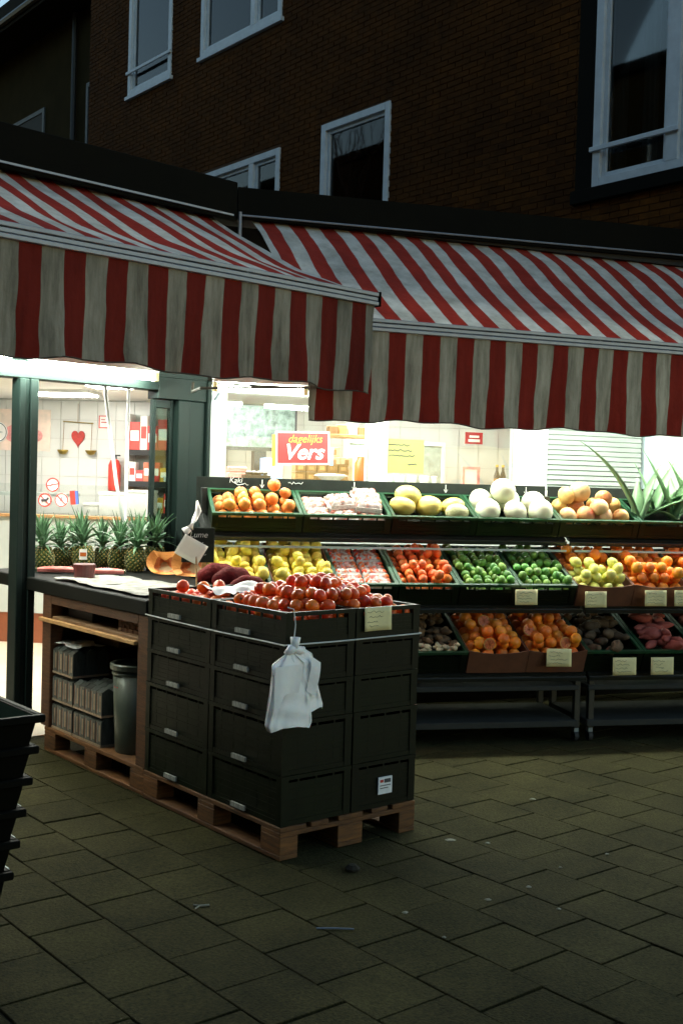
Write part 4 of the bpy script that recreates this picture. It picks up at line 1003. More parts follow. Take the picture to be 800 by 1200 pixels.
TILT = RD(23)
def row_crate(x, yf, zf, w_, d, h, label, cat='crate', kind='crate', group=None):
    """crate whose front top rim stands at (yf, zf)"""
    c, s = math.cos(TILT), math.sin(TILT)
    p = (x, yf + h * s, zf - h * c)
    t = thing('crate' if kind == 'crate' else 'cardboard_tray', label, cat, SF, p, group=group, tilt=TILT)
    key = (kind, w_, d, h)
    if kind == 'crate':
        if key not in lay_meshes: lay_meshes[key] = crate_mesh(w_, d, h, floor=h * .42)
        link('body', lay_meshes[key], t)
    else:
        mb = MB().box(.006, w_ - .006, .006, d - .006, h * .38, h * .42)
        mb.box(0, w_, d - .006, d, 0, h).box(0, .006, .006, d - .006, 0, h).box(w_ - .006, w_, .006, d - .006, 0, h)
        part('body', mb, 'cardboard', t)
        def fr(u, v): return (w_ * u, -.004 - .004 * math.sin(u * 3), (h + .012 - .022 * math.sin(u * math.pi)) * v)
        q = MB().grid(fr, 10, 3); o = part('front_flap', q, 'cardboard', t); md = o.modifiers.new('t', 'SOLIDIFY'); md.thickness = .005
    Mx = Matrix.Translation(SF.W(*p)) @ Matrix.Rotation(SF.yaw, 4, 'Z') @ Matrix.Rotation(TILT, 4, 'X')
    return Mx
G1, G2, G3 = 'crates on the top shelf of the stand', 'crates on the middle shelf of the stand', 'crates on the bottom shelf of the stand'
H1 = .13
r1 = [('persimmons', 'dark green crate of orange persimmons at the left end of the top shelf'), ('punnets', 'dark green crate of film wrapped punnets on the top shelf'), ('melons', 'dark green crate of yellow melons on the top shelf'),
      ('white', 'dark green crate of round white melons on the top shelf'), ('pomelo', 'dark green crate of pomelos and blushed mangoes on the top shelf'), ('aloe', 'dark green crate holding aloe leaves on the top shelf'), ('end', 'dark green crate right of the aloe, cut by the edge')]
MX = {}
for k, (key, lb) in enumerate(r1): MX[key] = row_crate(-.0 + .592 * k, 0, 1.445, .587, .39, H1, lb, group=G1)
fz = H1 * .42
W1 = .587
heap(MX['persimmons'], .03, W1 - .03, .03, .36, fz - .02, .043, 3, FM['persimmon'], 'persimmon', 'orange persimmon in the leftmost crate of the top shelf', 'persimmon', 'persimmons in the top left crate',
     lambda k, u, v: k < 1 or (k == 1 and rng.random() < .85) or (k == 2 and u > .6 and v > .5 and rng.random() < .3))
heap(MX['melons'], .03, W1 - .03, .03, .36, fz, .072, 1, FM['melon_yellow'], 'melon', 'yellow honeydew melon in the third crate of the top shelf', 'melon', 'yellow melons', lambda k, u, v: not (u > .7 and v < .5), rot=lambda: (rng.uniform(-.3, .3), rng.uniform(-.2, .2), rng.uniform(-.5, .5)), sp=2.3)
drop(FM['melon_net'][0], 'melon', 'single greenish netted melon at the right of the yellow melons', 'melon', None, MX['melons'], (.47, .1, fz + .066), (0, 0, .2))
drop(FM['melon_yellow'][0], 'melon', 'yellow melon with round white sticker, front left of its crate', 'melon', None, MX['melons'], (.16, .25, fz + .115), (.2, .2, .3))
heap(MX['white'], .01, W1 - .01, .02, .37, fz, .084, 2, FM['melon_white'], 'melon', 'pale white round melon piled in the fourth top crate', 'melon', 'white melons', lambda k, u, v: k == 0 or (u < .75 and v > .3), jit=.1, sp=2.0, step=1.05)
heap(MX['pomelo'], .02, W1 - .03, .02, .36, fz, .062, 1, FM['pomelo'] + FM['blush'], 'mango', 'pale orange blushed fruit in the crate beside the aloe', 'fruit', 'blushed fruit beside the aloe', sp=2.1)
drop(FM['pomelo'][0], 'pomelo', 'largest pale pomelo on top of the blushed fruit', 'pomelo', None, MX['pomelo'], (.22, .26, fz + .175), (.2, .1, 1), 1.12)
for x, y, z, m in ((.12, .25, .15, 1), (.40, .24, .14, 1), (.32, .12, .12, 0)):
    drop(FM['blush'][0] if m else FM['pomelo'][0], 'mango', 'pale orange blushed fruit in the crate beside the aloe', 'fruit', 'blushed fruit beside the aloe', MX['pomelo'], (x, y, fz + z))
heap(MX['end'], .02, W1 - .03, .02, .36, fz, .062, 1, FM['pomelo'], 'pomelo', 'pale pomelo in the crate right of the aloe', 'pomelo', 'pomelos at the right end')
# punnets with film
def punnet(Mx, p, sx, sy, lab, grp, rz=0, n=(3, 2), r=.03, m='pack_red'):
    t = tag(link('punnet', None), lab, 'punnet', grp); t.matrix_world = Mx @ Matrix.Translation(p) @ Matrix.Rotation(rz, 4, 'Z')
    mb = MB().box(-sx / 2, sx / 2, -sy / 2, sy / 2, 0, .006).box(-sx / 2, sx / 2, -sy / 2, -sy / 2 + .004, .006, .03).box(-sx / 2, sx / 2, sy / 2 - .004, sy / 2, .006, .03)
    part('tray', mb, 'film', t)
    me = ball(r, .9, .1, 10, 8, name='fruit', mats=m)
    for i in range(n[0]):
        for j in range(n[1]):
            link('fruit', me, t, (sx * ((i + .5) / n[0] - .5) + rng.uniform(-.004, .004), sy * ((j + .5) / n[1] - .5), .006 + r * .9), (rng.uniform(-1, 1), rng.uniform(-1, 1), 0))
    g = rng.uniform(0, 6)
    def fl(u, v):
        e = min(u, 1 - u, v, 1 - v); x = sx * (u - .5) * 1.02; y = sy * (v - .5) * 1.02
        return (x, y, .012 + min(1, e * 6) ** .5 * (r * 1.55) + .004 * math.sin(u * 23 + g) * math.sin(v * 17 + g))
    o = part('film', MB().grid(fl, 14, 14), M['wrapfilm'], t, smooth=True)
m = bpy.data.materials.new('clear wrinkled film'); m.use_nodes = True; T = m.node_tree; N = T.nodes; N.clear()
tr = N.new('ShaderNodeBsdfTransparent'); gl = N.new('ShaderNodeBsdfPrincipled'); gl.inputs['Base Color'].default_value = (.85, .83, .8, 1); gl.inputs['Roughness'].default_value = .12
mx = N.new('ShaderNodeMixShader'); oo = N.new('ShaderNodeOutputMaterial'); tc = N.new('ShaderNodeTexCoord'); nz = N.new('ShaderNodeTexNoise'); nz.inputs['Scale'].default_value = 22; nz.inputs['Detail'].default_value = 4
rp = N.new('ShaderNodeValToRGB'); rp.color_ramp.elements[0].position = .40; rp.color_ramp.elements[0].color = (.12, .12, .12, 1); rp.color_ramp.elements[1].position = .62; rp.color_ramp.elements[1].color = (.75, .75, .75, 1)
bp = N.new('ShaderNodeBump'); bp.inputs['Strength'].default_value = .6; bp.inputs['Distance'].default_value = .01
for a, b in ((tc.outputs['Object'], nz.inputs['Vector']), (nz.outputs['Fac'], rp.inputs[0]), (rp.outputs[0], mx.inputs[0]), (tr.outputs[0], mx.inputs[1]), (gl.outputs[0], mx.inputs[2]), (mx.outputs[0], oo.inputs[0]), (nz.outputs['Fac'], bp.inputs['Height']), (bp.outputs[0], gl.inputs['Normal'])): T.links.new(a, b)
M['wrapfilm'] = m
pg = 'film wrapped punnets on the top shelf'; pl = 'film wrapped punnet of pinkish fruit in the second top crate'
for i in range(3):
    for j in range(2): punnet(MX['punnets'], (.11 + i * .18, .105 + j * .17, fz), .165, .15, pl, pg, rng.uniform(-.08, .08))
punnet(MX['punnets'], (.27, .2, fz + .062), .17, .15, pl, pg, .2); punnet(MX['punnets'], (.46, .15, fz + .065), .17, .15, pl, pg, -.2)
punnet(MX['punnets'], (.46, .27, fz + .075), .17, .15, 'film wrapped punnet lying on top of the others, at the right', None, .1)
# aloe
AL = [leaf_mesh(.66, .115, c, 'leaf', 'aloe', .25, 10) for c in (.08, .3, .55)]
def aloe(Mx, p, leaves, label):
    t = tag(link('aloe', None), label, 'aloe plant', 'aloe plants on the top shelf'); q = Mx @ Vector(p); t.matrix_world = Matrix.Translation(q) @ Matrix.Rotation(SF.yaw, 4, 'Z')
    for (k, az, tl, sc) in leaves: link('leaf', AL[k], t, (0, 0, 0), Euler((0, tl, az)), (1, 1, sc))
aloe(MX['aloe'], (.04, .12, fz + .03), [(1, math.pi, .42, 1.12), (0, .3, .38, .72), (0, -.2, 1.05, .7), (0, .7, .75, .55), (2, math.pi * .9, 1.0, .3), (0, 1.2, .2, .5)], 'aloe with one long leaf arching over the white shutter')
aloe(MX['aloe'], (.33, .14, fz + .03), [(0, math.pi * .95, .36, .85), (0, .3, .35, .8), (0, .2, .9, .7), (1, math.pi, .95, .5), (0, 1.3, .5, .7), (0, -1.2, .55, .6)], 'aloe with upright leaves right of the arching one')
aloe(MX['aloe'], (.22, .24, fz + .03), [(0, 2.8, .25, .6), (0, .5, .5, .75), (1, -.3, .7, .6), (2, 2.0, .5, .4)], 'aloe standing behind the two front aloes')
aloe(MX['aloe'], (.50, .2, fz + .03), [(0, math.pi, .35, .7), (0, .0, .35, .7), (0, -.4, .9, .5), (0, 2.0, .3, .7)], 'aloe at the right edge of the frame')

# middle shelf
H2 = .15; W2 = .40
r2 = [('lemA', 'crate', 'dark green crate of lemons behind the net sacks'), ('lemB', 'tray', 'brown cardboard tray of lemons, second from the left'), ('rad', 'crate', 'dark green crate of film wrapped red punnets on the middle shelf'),
      ('mand', 'crate', 'dark green crate of mandarins on the middle shelf'), ('limeA', 'crate', 'dark green crate of limes beside the mandarins'), ('limeB', 'crate', 'dark green crate of limes, the one further right'),
      ('gl', 'tray', 'brown cardboard tray of greenish lemons with oranges behind'), ('orA', 'tray', 'brown cardboard tray of oranges under the aloe'), ('orB', 'crate', 'crate of oranges at the right end of the middle shelf')]
for k, (key, kd, lb) in enumerate(r2): MX[key] = row_crate(-.05 + .405 * k, -.28, 1.025, W2, .57, H2, lb, 'crate' if kd == 'crate' else 'tray', kd, G2)
f2 = H2 * .42
def hk(pr): return lambda k, u, v: k == 0 or rng.random() < pr[k]
heap(MX['lemA'], .02, .38, .02, .55, f2, .034, 3, FM['lemon'], 'lemon', 'yellow lemon in the leftmost crate of the middle shelf', 'lemon', 'lemons in the left crate', hk([1, 1, .45]))
heap(MX['lemB'], .02, .38, .02, .55, f2, .034, 3, FM['lemon'], 'lemon', 'yellow lemon in the brown cardboard tray on the middle shelf', 'lemon', 'lemons in the cardboard tray', hk([1, 1, .4]))
for i in range(2):
    for j in range(3): punnet(MX['rad'], (.11 + i * .18, .1 + j * .18, f2 + .03), .165, .165, 'film wrapped punnet of small red fruit on the middle shelf', 'red punnets on the middle shelf', n=(4, 3), r=.021, m='tomato')
heap(MX['mand'], .02, .38, .02, .55, f2, .033, 3, FM['mandarin'], 'mandarin', 'reddish orange mandarin piled in its middle shelf crate', 'mandarin', 'mandarins', hk([1, 1, .3]))
heap(MX['limeA'], .02, .38, .02, .55, f2, .0265, 3, FM['lime'], 'lime', 'green lime in the crate next to the mandarins', 'lime', 'limes in the left crate', lambda k, u, v: (k == 0 and (v < .25 or v > .9)) or k == 1 or (k == 2 and rng.random() < .3), sp=2.1)
heap(MX['limeB'], .02, .38, .02, .55, f2, .0265, 3, FM['lime'], 'lime', 'green lime in the crate next to the greenish lemons', 'lime', 'limes in the right crate', lambda k, u, v: (k == 0 and (v < .25 or v > .9)) or k == 1 or (k == 2 and rng.random() < .3), sp=2.1)
heap(MX['gl'], .02, .38, .02, .27, f2, .036, 3, FM['lemon_green'], 'lemon', 'greenish yellow lemon in front of the oranges', 'lemon', 'greenish lemons', hk([1, 1, .6]))
heap(MX['gl'], .02, .38, .28, .55, f2, .039, 3, FM['orange'], 'orange', 'shaded orange heaped behind the greenish lemons', 'orange', 'oranges behind the greenish lemons', hk([1, 1, .3]))
heap(MX['orA'], .02, .38, .02, .55, f2, .039, 3, FM['orange'], 'orange', 'orange in the brown cardboard tray under the aloe', 'orange', 'oranges under the aloe', hk([1, 1, .4]))
heap(MX['orB'], .02, .38, .02, .55, f2, .039, 3, FM['orange'], 'orange', 'orange in the last crate at the right edge', 'orange', 'oranges at the right edge', hk([1, 1, .4]))
# bottom shelf
r3 = [('gin', 'crate', 'dark green crate of brown roots and pale nuts behind the tomato stack'), ('boA', 'tray', 'red brown tray of oranges with cut halves, left one'), ('boB', 'tray', 'red brown tray of oranges behind a price card'),
      ('rot', 'crate', 'dark green crate of dark brown roots on the bottom shelf'), ('swp', 'crate', 'dark green crate of sweet potatoes on the bottom shelf'), ('sw2', 'crate', 'dark green crate at the right end of the bottom shelf')]
for k, (key, kd, lb) in enumerate(r3): MX[key] = row_crate(1.20 + .405 * k, -.38, .605, W2, .57, H2, lb, 'crate' if kd == 'crate' else 'tray', kd, G3)
heap(MX['boA'], .02, .38, .02, .55, f2, .039, 3, FM['orange'], 'orange', 'orange in the left red brown tray of the bottom shelf', 'orange', 'oranges in the left bottom tray', hk([1, 1, .5]))
heap(MX['boB'], .02, .38, .02, .55, f2, .039, 3, FM['orange'], 'orange', 'orange in the bottom tray with the price card', 'orange', 'oranges in the right bottom tray', hk([1, 1, .35]))
def half(Mx, p, label, rot):
    t = tag(link('cut_orange', None), label, 'orange half', 'cut orange halves'); t.matrix_world = Mx @ Matrix.Translation(p) @ Euler(rot).to_matrix().to_4x4()
    R_ = .04
    part('peel', MB().lathe([(.001, -R_)] + [(R_ * math.sin(a), -R_ * math.cos(a)) for a in (.4, .8, 1.2, 1.57)], 16), 'orange', t, smooth=True)
    part('pith', MB().lathe([(R_, 0), (R_ * .88, .0015), (R_ * .86, .001)], 16), 'rind', t)
    for k in range(9):
        a0, a1 = 6.283 * k / 9 + .06, 6.283 * (k + 1) / 9 - .06; r_ = R_ * .84
        part('segment', MB().prism([(.004 * math.cos((a0 + a1) / 2), .004 * math.sin((a0 + a1) / 2)), (r_ * math.cos(a0), r_ * math.sin(a0)), (r_ * math.cos((a0 + a1) / 2), r_ * math.sin((a0 + a1) / 2)), (r_ * math.cos(a1), r_ * math.sin(a1))], -.004, .002), 'orange_flesh', t)
half(MX['boA'], (.17, .27, f2 + .16), 'cut orange half facing out, highest on the bottom heap', (1.0, 0, 0))
half(MX['boA'], (.15, .06, f2 + .11), 'dark cut orange half low at the front of left tray', (1.2, 0, 0))
half(MX['boB'], (.06, .20, f2 + .135), 'cut orange half in the gap between the two trays', (1.0, .2, 0))
half(MX['boB'], (.27, .07, f2 + .11), 'cut orange half just above the price card', (1.1, .2, 0))
def roots(Mx, n, m, name, label, cat, grp, L, r, x=(.04, .36), y=(.04, .53), zz=(.0, .06)):
    ms = []
    for s in range(3):
        g = random.Random(s + n); pts = [(L * (i / 6 - .5), g.uniform(-.2, .2) * r * 2, g.uniform(-.2, .2) * r) for i in range(7)]
        ms.append(MB().tube(pts, [r * k * g.uniform(.85, 1.2) for k in (.25, .75, 1, 1, .95, .7, .2)], 9).mesh(name, m, smooth=True))
    for k in range(n):
        drop(rng.choice(ms), name, label, cat, grp, Mx, (rng.uniform(*x), rng.uniform(*y), f2 + r + rng.uniform(*zz)), (rng.uniform(-.3, .3), rng.uniform(-.25, .25), rng.uniform(0, 6.28)), rng.uniform(.8, 1.15))
roots(MX['gin'], 46, 'ginger', 'ginger_root', 'knobbly brown root in the crate behind the tomato stack', 'ginger', 'brown roots', .1, .022, y=(.12, .53), zz=(.02, .07))
roots(MX['gin'], 26, 'root_pale', 'nut', 'pale nut at the front of the brown roots', 'nut', 'pale nuts', .045, .013, y=(.03, .10), zz=(.05, .085))
roots(MX['rot'], 30, 'brown_veg', 'dark_root', 'dark brown root in the crate right of the oranges', 'root vegetable', 'dark roots', .13, .03, zz=(.01, .06))
roots(MX['swp'], 24, 'sweet_potato', 'sweet_potato', 'reddish sweet potato on the bottom shelf', 'sweet potato', 'sweet potatoes', .19, .032, zz=(.02, .08), x=(.08, .32))
roots(MX['sw2'], 20, 'sweet_potato', 'sweet_potato', 'reddish sweet potato at the right end of bottom shelf', 'sweet potato', 'sweet potatoes at the right end', .19, .032, zz=(.02, .08), x=(.08, .32))
# price cards
for k, (x, lb) in enumerate([(1.985, 'cream price card below the limes'), (2.47, 'cream price card below the greenish lemons'), (2.90, 'cream price card below the oranges under the aloe'), (3.10, 'narrow cream price card at the right edge of the middle shelf')]):
    price_card(SF, (x + .02, -.31, 1.00 - (.01 if k == 1 else 0)), .16 if k < 3 else .12, .105 if k else .1, lb, seed=20 + k, rz=rng.uniform(-.06, .06))
for k, (x, lb) in enumerate([(2.20, 'cream price card on the bottom tray of oranges'), (2.66, 'cream price card below the dark roots'), (2.93, 'cream price card below the sweet potatoes')]):
    price_card(SF, (x, -.41, .63 - .06 * (k > 0)), .165, .115, lb, seed=30 + k, rz=rng.uniform(-.06, .06))

# ------------------------------------------------------------------ nested black baskets at the left edge
by0 = PF.L((-.985, 3.72, 0))
for k in range(6):
    z = .86 - .103 * k; lab = ['topmost black shopping basket of the leaning stack, green inside', 'second black basket from the top of the nested stack', 'third black basket from the top of the nested stack', 'fourth black basket from the top of the nested stack', 'fifth black basket from the top of the nested stack', 'lowest black basket of the nested stack, on the paving'][k]
    t = thing('shopping_basket', lab, 'basket', PF, (by0.x - .018 * k, by0.y + .004 * k, z), group='nested black shopping baskets')
    Wd, Dp, Hh = .34, .46, .25 if k < 5 else .33
    mb = MB()
    def ringp(z_, ins): return [(-ins, ins, z_), (-Wd + ins, ins, z_), (-Wd + ins, Dp - ins, z_), (-ins, Dp - ins, z_)]
    vs = ringp(0, .0) + ringp(-Hh, .05) + ringp(0, .008) + ringp(-Hh + .008, .056); fs = []
    for i in range(4):
        j = (i + 1) % 4; fs += [(i, j, 4 + j, 4 + i), (8 + i, 12 + i, 12 + j, 8 + j), (i, 8 + i, 8 + j, j)]
    fs += [(4, 5, 6, 7), (12, 15, 14, 13)]
    mb.add(vs, fs); part('body', mb, 'basket', t)
    q = MB()
    for a, b in (((-Wd - .02, -.02), (.02, .004)), ((-Wd - .02, Dp - .004), (.02, Dp + .02)), ((-Wd - .02, .004), (-Wd + .004, Dp - .004)), ((-.004, .004), (.02, Dp - .004))): q.box(a[0], b[0], a[1], b[1], -.022, .004)
    part('rim', q, 'basket', t, .004)
    part('handle', MB().tube([(.022, .05, -.012), (.034, .07, -.016), (.034, .15, -.016), (.022, .17, -.012)], .007, 6), 'metal_rail', t, smooth=True)
    if k == 0:
        part('liner', MB().add(ringp(-.003, .0095) + ringp(-Hh + .012, .058), [(0, 1, 5, 4), (1, 2, 6, 5), (2, 3, 7, 6), (3, 0, 4, 7), (4, 5, 6, 7)]), 'basket_green', t)

# ------------------------------------------------------------------ inside the shop, seen through the door
hs = thing('heart_scale', 'red heart wall ornament with two brass bowls hung from a beam', 'ornament', IF, (.2, -.03, 2.05))
hp = []
for i in range(40):
    a = 2 * math.pi * i / 40; hp.append((.0045 * 16 * math.sin(a) ** 3, .0062 * (13 * math.cos(a) - 5 * math.cos(2 * a) - 2 * math.cos(3 * a) - math.cos(4 * a))))
part('heart', MB().prism(hp, -.02, .0), 'heart', hs, .006, rot=(math.pi / 2, 0, 0))
part('beam', MB().tube([(-.16, -.01, .17), (.17, -.01, .155)], .006, 6), 'brass', hs)
for s in (-.15, .155):
    part('bowl', MB().lathe([(.001, -.05), (.035, -.042), (.055, -.015), (.06, 0), (.05, -.002), (.001, -.035)], 16, (s, -.03, -.13)), 'brass', hs, smooth=True)
    part('string', MB().tube([(s, -.01, .165), (s, -.03, -.13)], .003, 4), 'carton', hs)
part('string', MB().tube([(0, -.01, .16), (0, -.01, .36)], .003, 4), 'carton', hs)
t = thing('food_poster', 'large pale poster of sliced food on the back wall', 'poster', IF, (-.42, -.012, 2.12))
part('sheet', B(-.30, .31, 0, .008, -.22, .22), 'poster_pale', t)
for k, (x, z, r_) in enumerate([(-.1, -.04, .09), (.06, .05, .07), (.17, -.06, .06)]): part('print', MB().tube([(x, -.004 - .001 * k, z), (x, -.001, z)], r_, 14), 'pink', t)
t = thing('round_emblem', 'white disc with black ring and triangle beside the door post', 'sign', IF, (-.68, -.04, 2.09))
part('disc', MB().tube([(0, 0, 0), (0, .01, 0)], .11, 24), 'sign_white', t)
part('ring', MB().tube([(.1 * math.cos(6.283 * k / 24), -.003, .1 * math.sin(6.283 * k / 24)) for k in range(25)], .004, 4), 'ink', t)
part('triangle', MB().tube([(-.03, -.003, .02), (.06, -.003, .0), (-.03, -.003, -.02)], .004, 4), 'ink', t)
t = thing('framed_notice', 'small white notice in a thin red frame on back wall', 'notice', IF, (.475, -.012, 2.225))
part('sheet', B(-.05, .05, 0, .006, -.06, .06), 'sign_white', t)
part('frame', MB().box(-.056, -.046, -.004, .006, -.066, .066).box(.046, .056, -.004, .006, -.066, .066).box(-.046, .046, -.004, .006, .056, .066).box(-.046, .046, -.004, .006, -.066, -.056), 'red', t)
part('print', B(-.03, .03, -.003, -.001, -.01, .0).box(-.03, .01, -.003, -.001, .02, .028), 'red_ink', t)
t = thing('fire_extinguisher', 'red fire extinguisher against the tiled back wall', 'fire extinguisher', IF, (.64, -.14, 1.50))
part('cylinder', MB().lathe([(.001, 0), (.06, 0), (.065, .02), (.065, .27), (.045, .32), (.02, .335)], 16), 'red', t, smooth=True)
part('valve', MB().box(-.02, .02, -.02, .02, .335, .37).box(-.01, .06, -.008, .008, .365, .38), 'black_plastic', t)
part('bracket', B(-.03, .03, .055, .139, .1, .14), 'metal_grey', t)
t = thing('serving_counter', 'white serving counter with a wooden ledge in the shop', 'counter', IF, (0, -1, 0))
part('ledge', B(-2.2, 1.25, -.08, .02, 1.235, 1.265), 'wood_light', t, .004)
part('front', B(-2.2, 1.25, -.02, .6, .3, 1.234), 'white_panel', t)
part('plinth', B(-2.2, 1.25, .0, .58, .007, .299), 'brown_front', t)
part('glass_front', B(-2.2, 1.2, .05, .06, 1.266, 1.56), 'glass', t)
part('upper_shelf', B(-2.2, .4, .1, .5, 1.44, 1.47), 'white_panel', t)
for k, (x0, x1, h, lb) in enumerate([(.56, .71, .12, 'low white box nearest the wall stickers'), (.715, .97, .23, 'white box in the middle of the serving counter'), (.975, 1.22, .26, 'tallest white box by the leaning pole')]):
    t = thing('white_box', lb, 'box', IF, (x0, -.86, 1.266), group='white boxes on the serving counter')
    part('body', B(0, x1 - x0, 0, .3, 0, h - .03), 'pack_white', t, .004); part('lid', B(-.005, x1 - x0 + .005, -.005, .305, h - .029, h), 'pack_white', t, .004)
t = thing('small_carton', 'small red and blue carton on the serving counter', 'carton', IF, (.46, -.965, 1.445)); 
part('body', B(0, .05, 0, .03, -.08, .055), 'red', t, rot=(0, -.1, 0)); part('side', B(.052, .075, 0, .03, -.08, .05), 'blue_ink', t, rot=(0, -.1, 0))
def sticker(x, z, lb, strong):
    t = thing('prohibition_sticker', lb, 'sticker', IF, (x, -.955, z), group='round stickers on the counter glass')
    part('disc', MB().tube([(0, 0, 0), (0, .003, 0)], .068, 24), 'sign_white', t)
    part('ring', MB().tube([(.062 * math.cos(6.283 * k / 24), -.003, .062 * math.sin(6.283 * k / 24)) for k in range(25)], .007 if strong else .005, 5), 'red', t)
    part('bar', MB().tube([(-.042, -.003, .042), (.042, -.003, -.042)], .006, 5) if strong != 2 else MB().tube([(-.058, -.003, -.012), (.058, -.003, .012)], .005, 5), 'red', t)
    if strong == 1: part('pictogram', MB().tube([(-.03, -.006, 0), (.02, -.006, .0)], .014, 8).tube([(.02, -.006, .005), (.034, -.006, .022)], .01, 6).tube([(-.026, -.006, -.01), (-.028, -.006, -.03)], .004, 5).tube([(.014, -.006, -.01), (.016, -.006, -.03)], .004, 5), 'ink', t)
    elif strong == 2: part('pictogram', MB().tube([(-.02, -.006, -.02), (.0, -.006, .03), (.008, -.006, .0)], .004, 5), 'metal_grey', t)
    else: part('pictogram', MB().tube([(0, -.006, .03), (-.014, -.006, -.01), (.016, -.006, -.014), (0, -.006, .03)], .004, 5), 'metal_grey', t)
sticker(.281, 1.556, 'round red ringed sticker, the top one of three', 2)
sticker(.205, 1.404, 'round red sticker with a crossed out dark dog', 1)
sticker(.372, 1.409, 'round red sticker, lower right of the three', 0)
t = thing('lime_green_card', 'bright yellow green card left of the door post', 'card', IF, (-.55, -1.13, .86)); part('sheet', B(-.12, .12, 0, .01, 0, .34), 'yellow_card', t)
# white poles
solo('leaning_pole', MB().tube([(-.615, .42, 2.44), (-.60, .4, 2.2), (-.50, .4, 1.6), (-.38, .38, 1.03)], .013, 8), 'pole', 'thin white pole leaning behind the pineapples', 'pole', AF, smooth=True)
solo('upright_pole', MB().tube([(-.355, .5, .01), (-.355, .5, 2.445)], .012, 8), 'pole', 'thin upright white pole beside the glass door', 'pole', AF, smooth=True)
# shelves with groceries
t = thing('grocery_rack', 'tall rack of red and white groceries inside the shop', 'shelving', IF, (1.0, -.4, 0))
part('upright', B(-.17, -.15, 0, .3, .007, 2.3), 'pack_white', t); part('upright', B(.75, .77, 0, .3, .007, 2.3), 'pack_white', t); part('back', B(-.149, .749, .28, .3, .007, 2.3), 'white_panel', t)
for z in (.95, 1.28, 1.60, 1.92): part('shelf', B(-.148, .748, 0, .279, z - .03, z), 'wood_shelf', t); 
for z in (.95, 1.28, 1.60, 1.92): part('shelf_lip', B(-.148, .748, -.012, -.001, z - .045, z + .012), 'black_gap', t)
n = 0
for si, z in enumerate((1.28, 1.60, 1.92)):
    x = -.14
    while x < .66:
        wd = rng.uniform(.07, .12); h = rng.uniform(.12, .22) if si < 2 else rng.uniform(.25, .36); col = rng.choice(['pack_misc', 'pack_misc', 'pack_white', 'red', 'sign_yellow'] if si < 2 else ['red', 'red', 'pack_misc', 'pack_white'])
        q = MB().box(0, wd - .006, .0, .12, 0, h); q.m = 1; q.box(.008, wd - .014, -.0015, 0, h * .35, h * .7)
        g = 'groceries on the shop rack'
        solo('grocery_pack', q, [col, 'sign_white' if col != 'pack_white' else 'red'], f"grocery pack on the {['lowest filled', 'middle', 'top'][si]} shelf of the rack beyond the door", 'grocery pack', IF, (1.0 + x, -.36, z + .001), group=g + f" {['low', 'middle', 'top'][si]}"); x += wd
# ------------------------------------------------------------------ inside the windows
vs_ = thing('fresh_sign', 'red sign with yellow and white lettering reading dagelijks Vers', 'sign', BF, (.695, .004, 1.79))
part('sheet', B(-.205, .205, 0, .008, -.012, .23), 'sign_white', vs_, rot=(0, -.03, 0))
part('panel', B(-.193, .193, -.003, -.0005, 0, .218), 'sign_red', vs_, rot=(0, -.03, 0))
text('dagelijks', .082, 'sign_yellow', vs_, (.01, -.004, .15), (math.pi / 2, -.03, 0), .3, 'lettering', .001, 0, .95)
text('Vers', .155, 'sign_white', vs_, (.0, -.004, .03), (math.pi / 2, -.03, 0), .3, 'lettering', .001, .003, 1.05)
part('edge_strip', B(-.235, -.207, .001, .006, -.03, .20), 'sign_yellow', vs_)
part('edge_strip', B(.207, .235, .003, .007, -.01, .12), 'tealblue', vs_)
t = thing('yellow_notice', 'pale yellow handwritten notice taped on the window', 'notice', BF, (1.495, .008, 1.87))
part('sheet', B(-.16, .16, 0, .006, -.13, .125), 'yellow_card', t)
wr = MB()
for k in range(3): scribble(wr, -.13, .08 - .04 * k, .17 + .02 * k, .014, -.001, 22, .0038, 60 + k)
scribble(wr, .03, -.06, .07, .014, -.001, 9, .0038, 70)
part('writing', wr, 'ink', t)
t = thing('leafy_screen', 'wide framed leafy picture behind the first window', 'picture', BF, (.72, 1.2, 1.93)); 
part('picture', B(-.30, .29, 0, .02, 0, .34), 'poster_green', t); part('frame', MB().box(-.32, .31, .002, .03, -.03, -.001).box(.291, .31, .002, .03, 0, .34).box(-.32, -.301, .002, .03, 0, .34), 'black_plastic', t); part('stand', B(-.05, .05, .005, .1, -.31, -.031), 'black_plastic', t)
solo('wrapped_meat', MB().box(0, .15, 0, .1, 0, .045).box(.005, .145, .005, .095, .0465, .09), 'pink', 'pink wrapped packs stacked at the window corner', 'meat pack', BF, (.26, .45, 1.666), bevel=.008)
q = MB()
for i in range(8): q.lathe([(.001, 0), (.018, .004), (.02, .02), (.001, .035)], 7, (.03 + .021 * i, .03 + .03 * (i % 2), .03))
q.box(0, .2, 0, .09, 0, .03)
solo('black_tray', q, 'black_plastic', 'black tray of small dark items behind the window', 'tray', BF, (.36, .36, 1.666))
t = thing('blue_box', 'pale blue upright box behind the sign', 'box', BF, (.66, .9, 1.666)); part('body', B(0, .16, 0, .1, 0, .17), 'tealblue', t, .004); part('label', B(.03, .13, -.003, -.0005, .03, .12), 'sign_white', t)
for i in range(5):
    for j in range(2):
        t = thing('egg_carton', 'small tan carton in the double row under the sign', 'carton', BF, (.80 + i * .088, .5, 1.666 + j * .068), group='tan cartons under the sign')
        part('body', B(0, .082, 0, .1, 0, .06), 'carton', t, .003); part('label', B(.02, .062, -.002, -.0003, .015, .045), 'wood_light', t); part('lid', B(-.002, .084, -.002, .102, .0602, .066), 'carton', t)
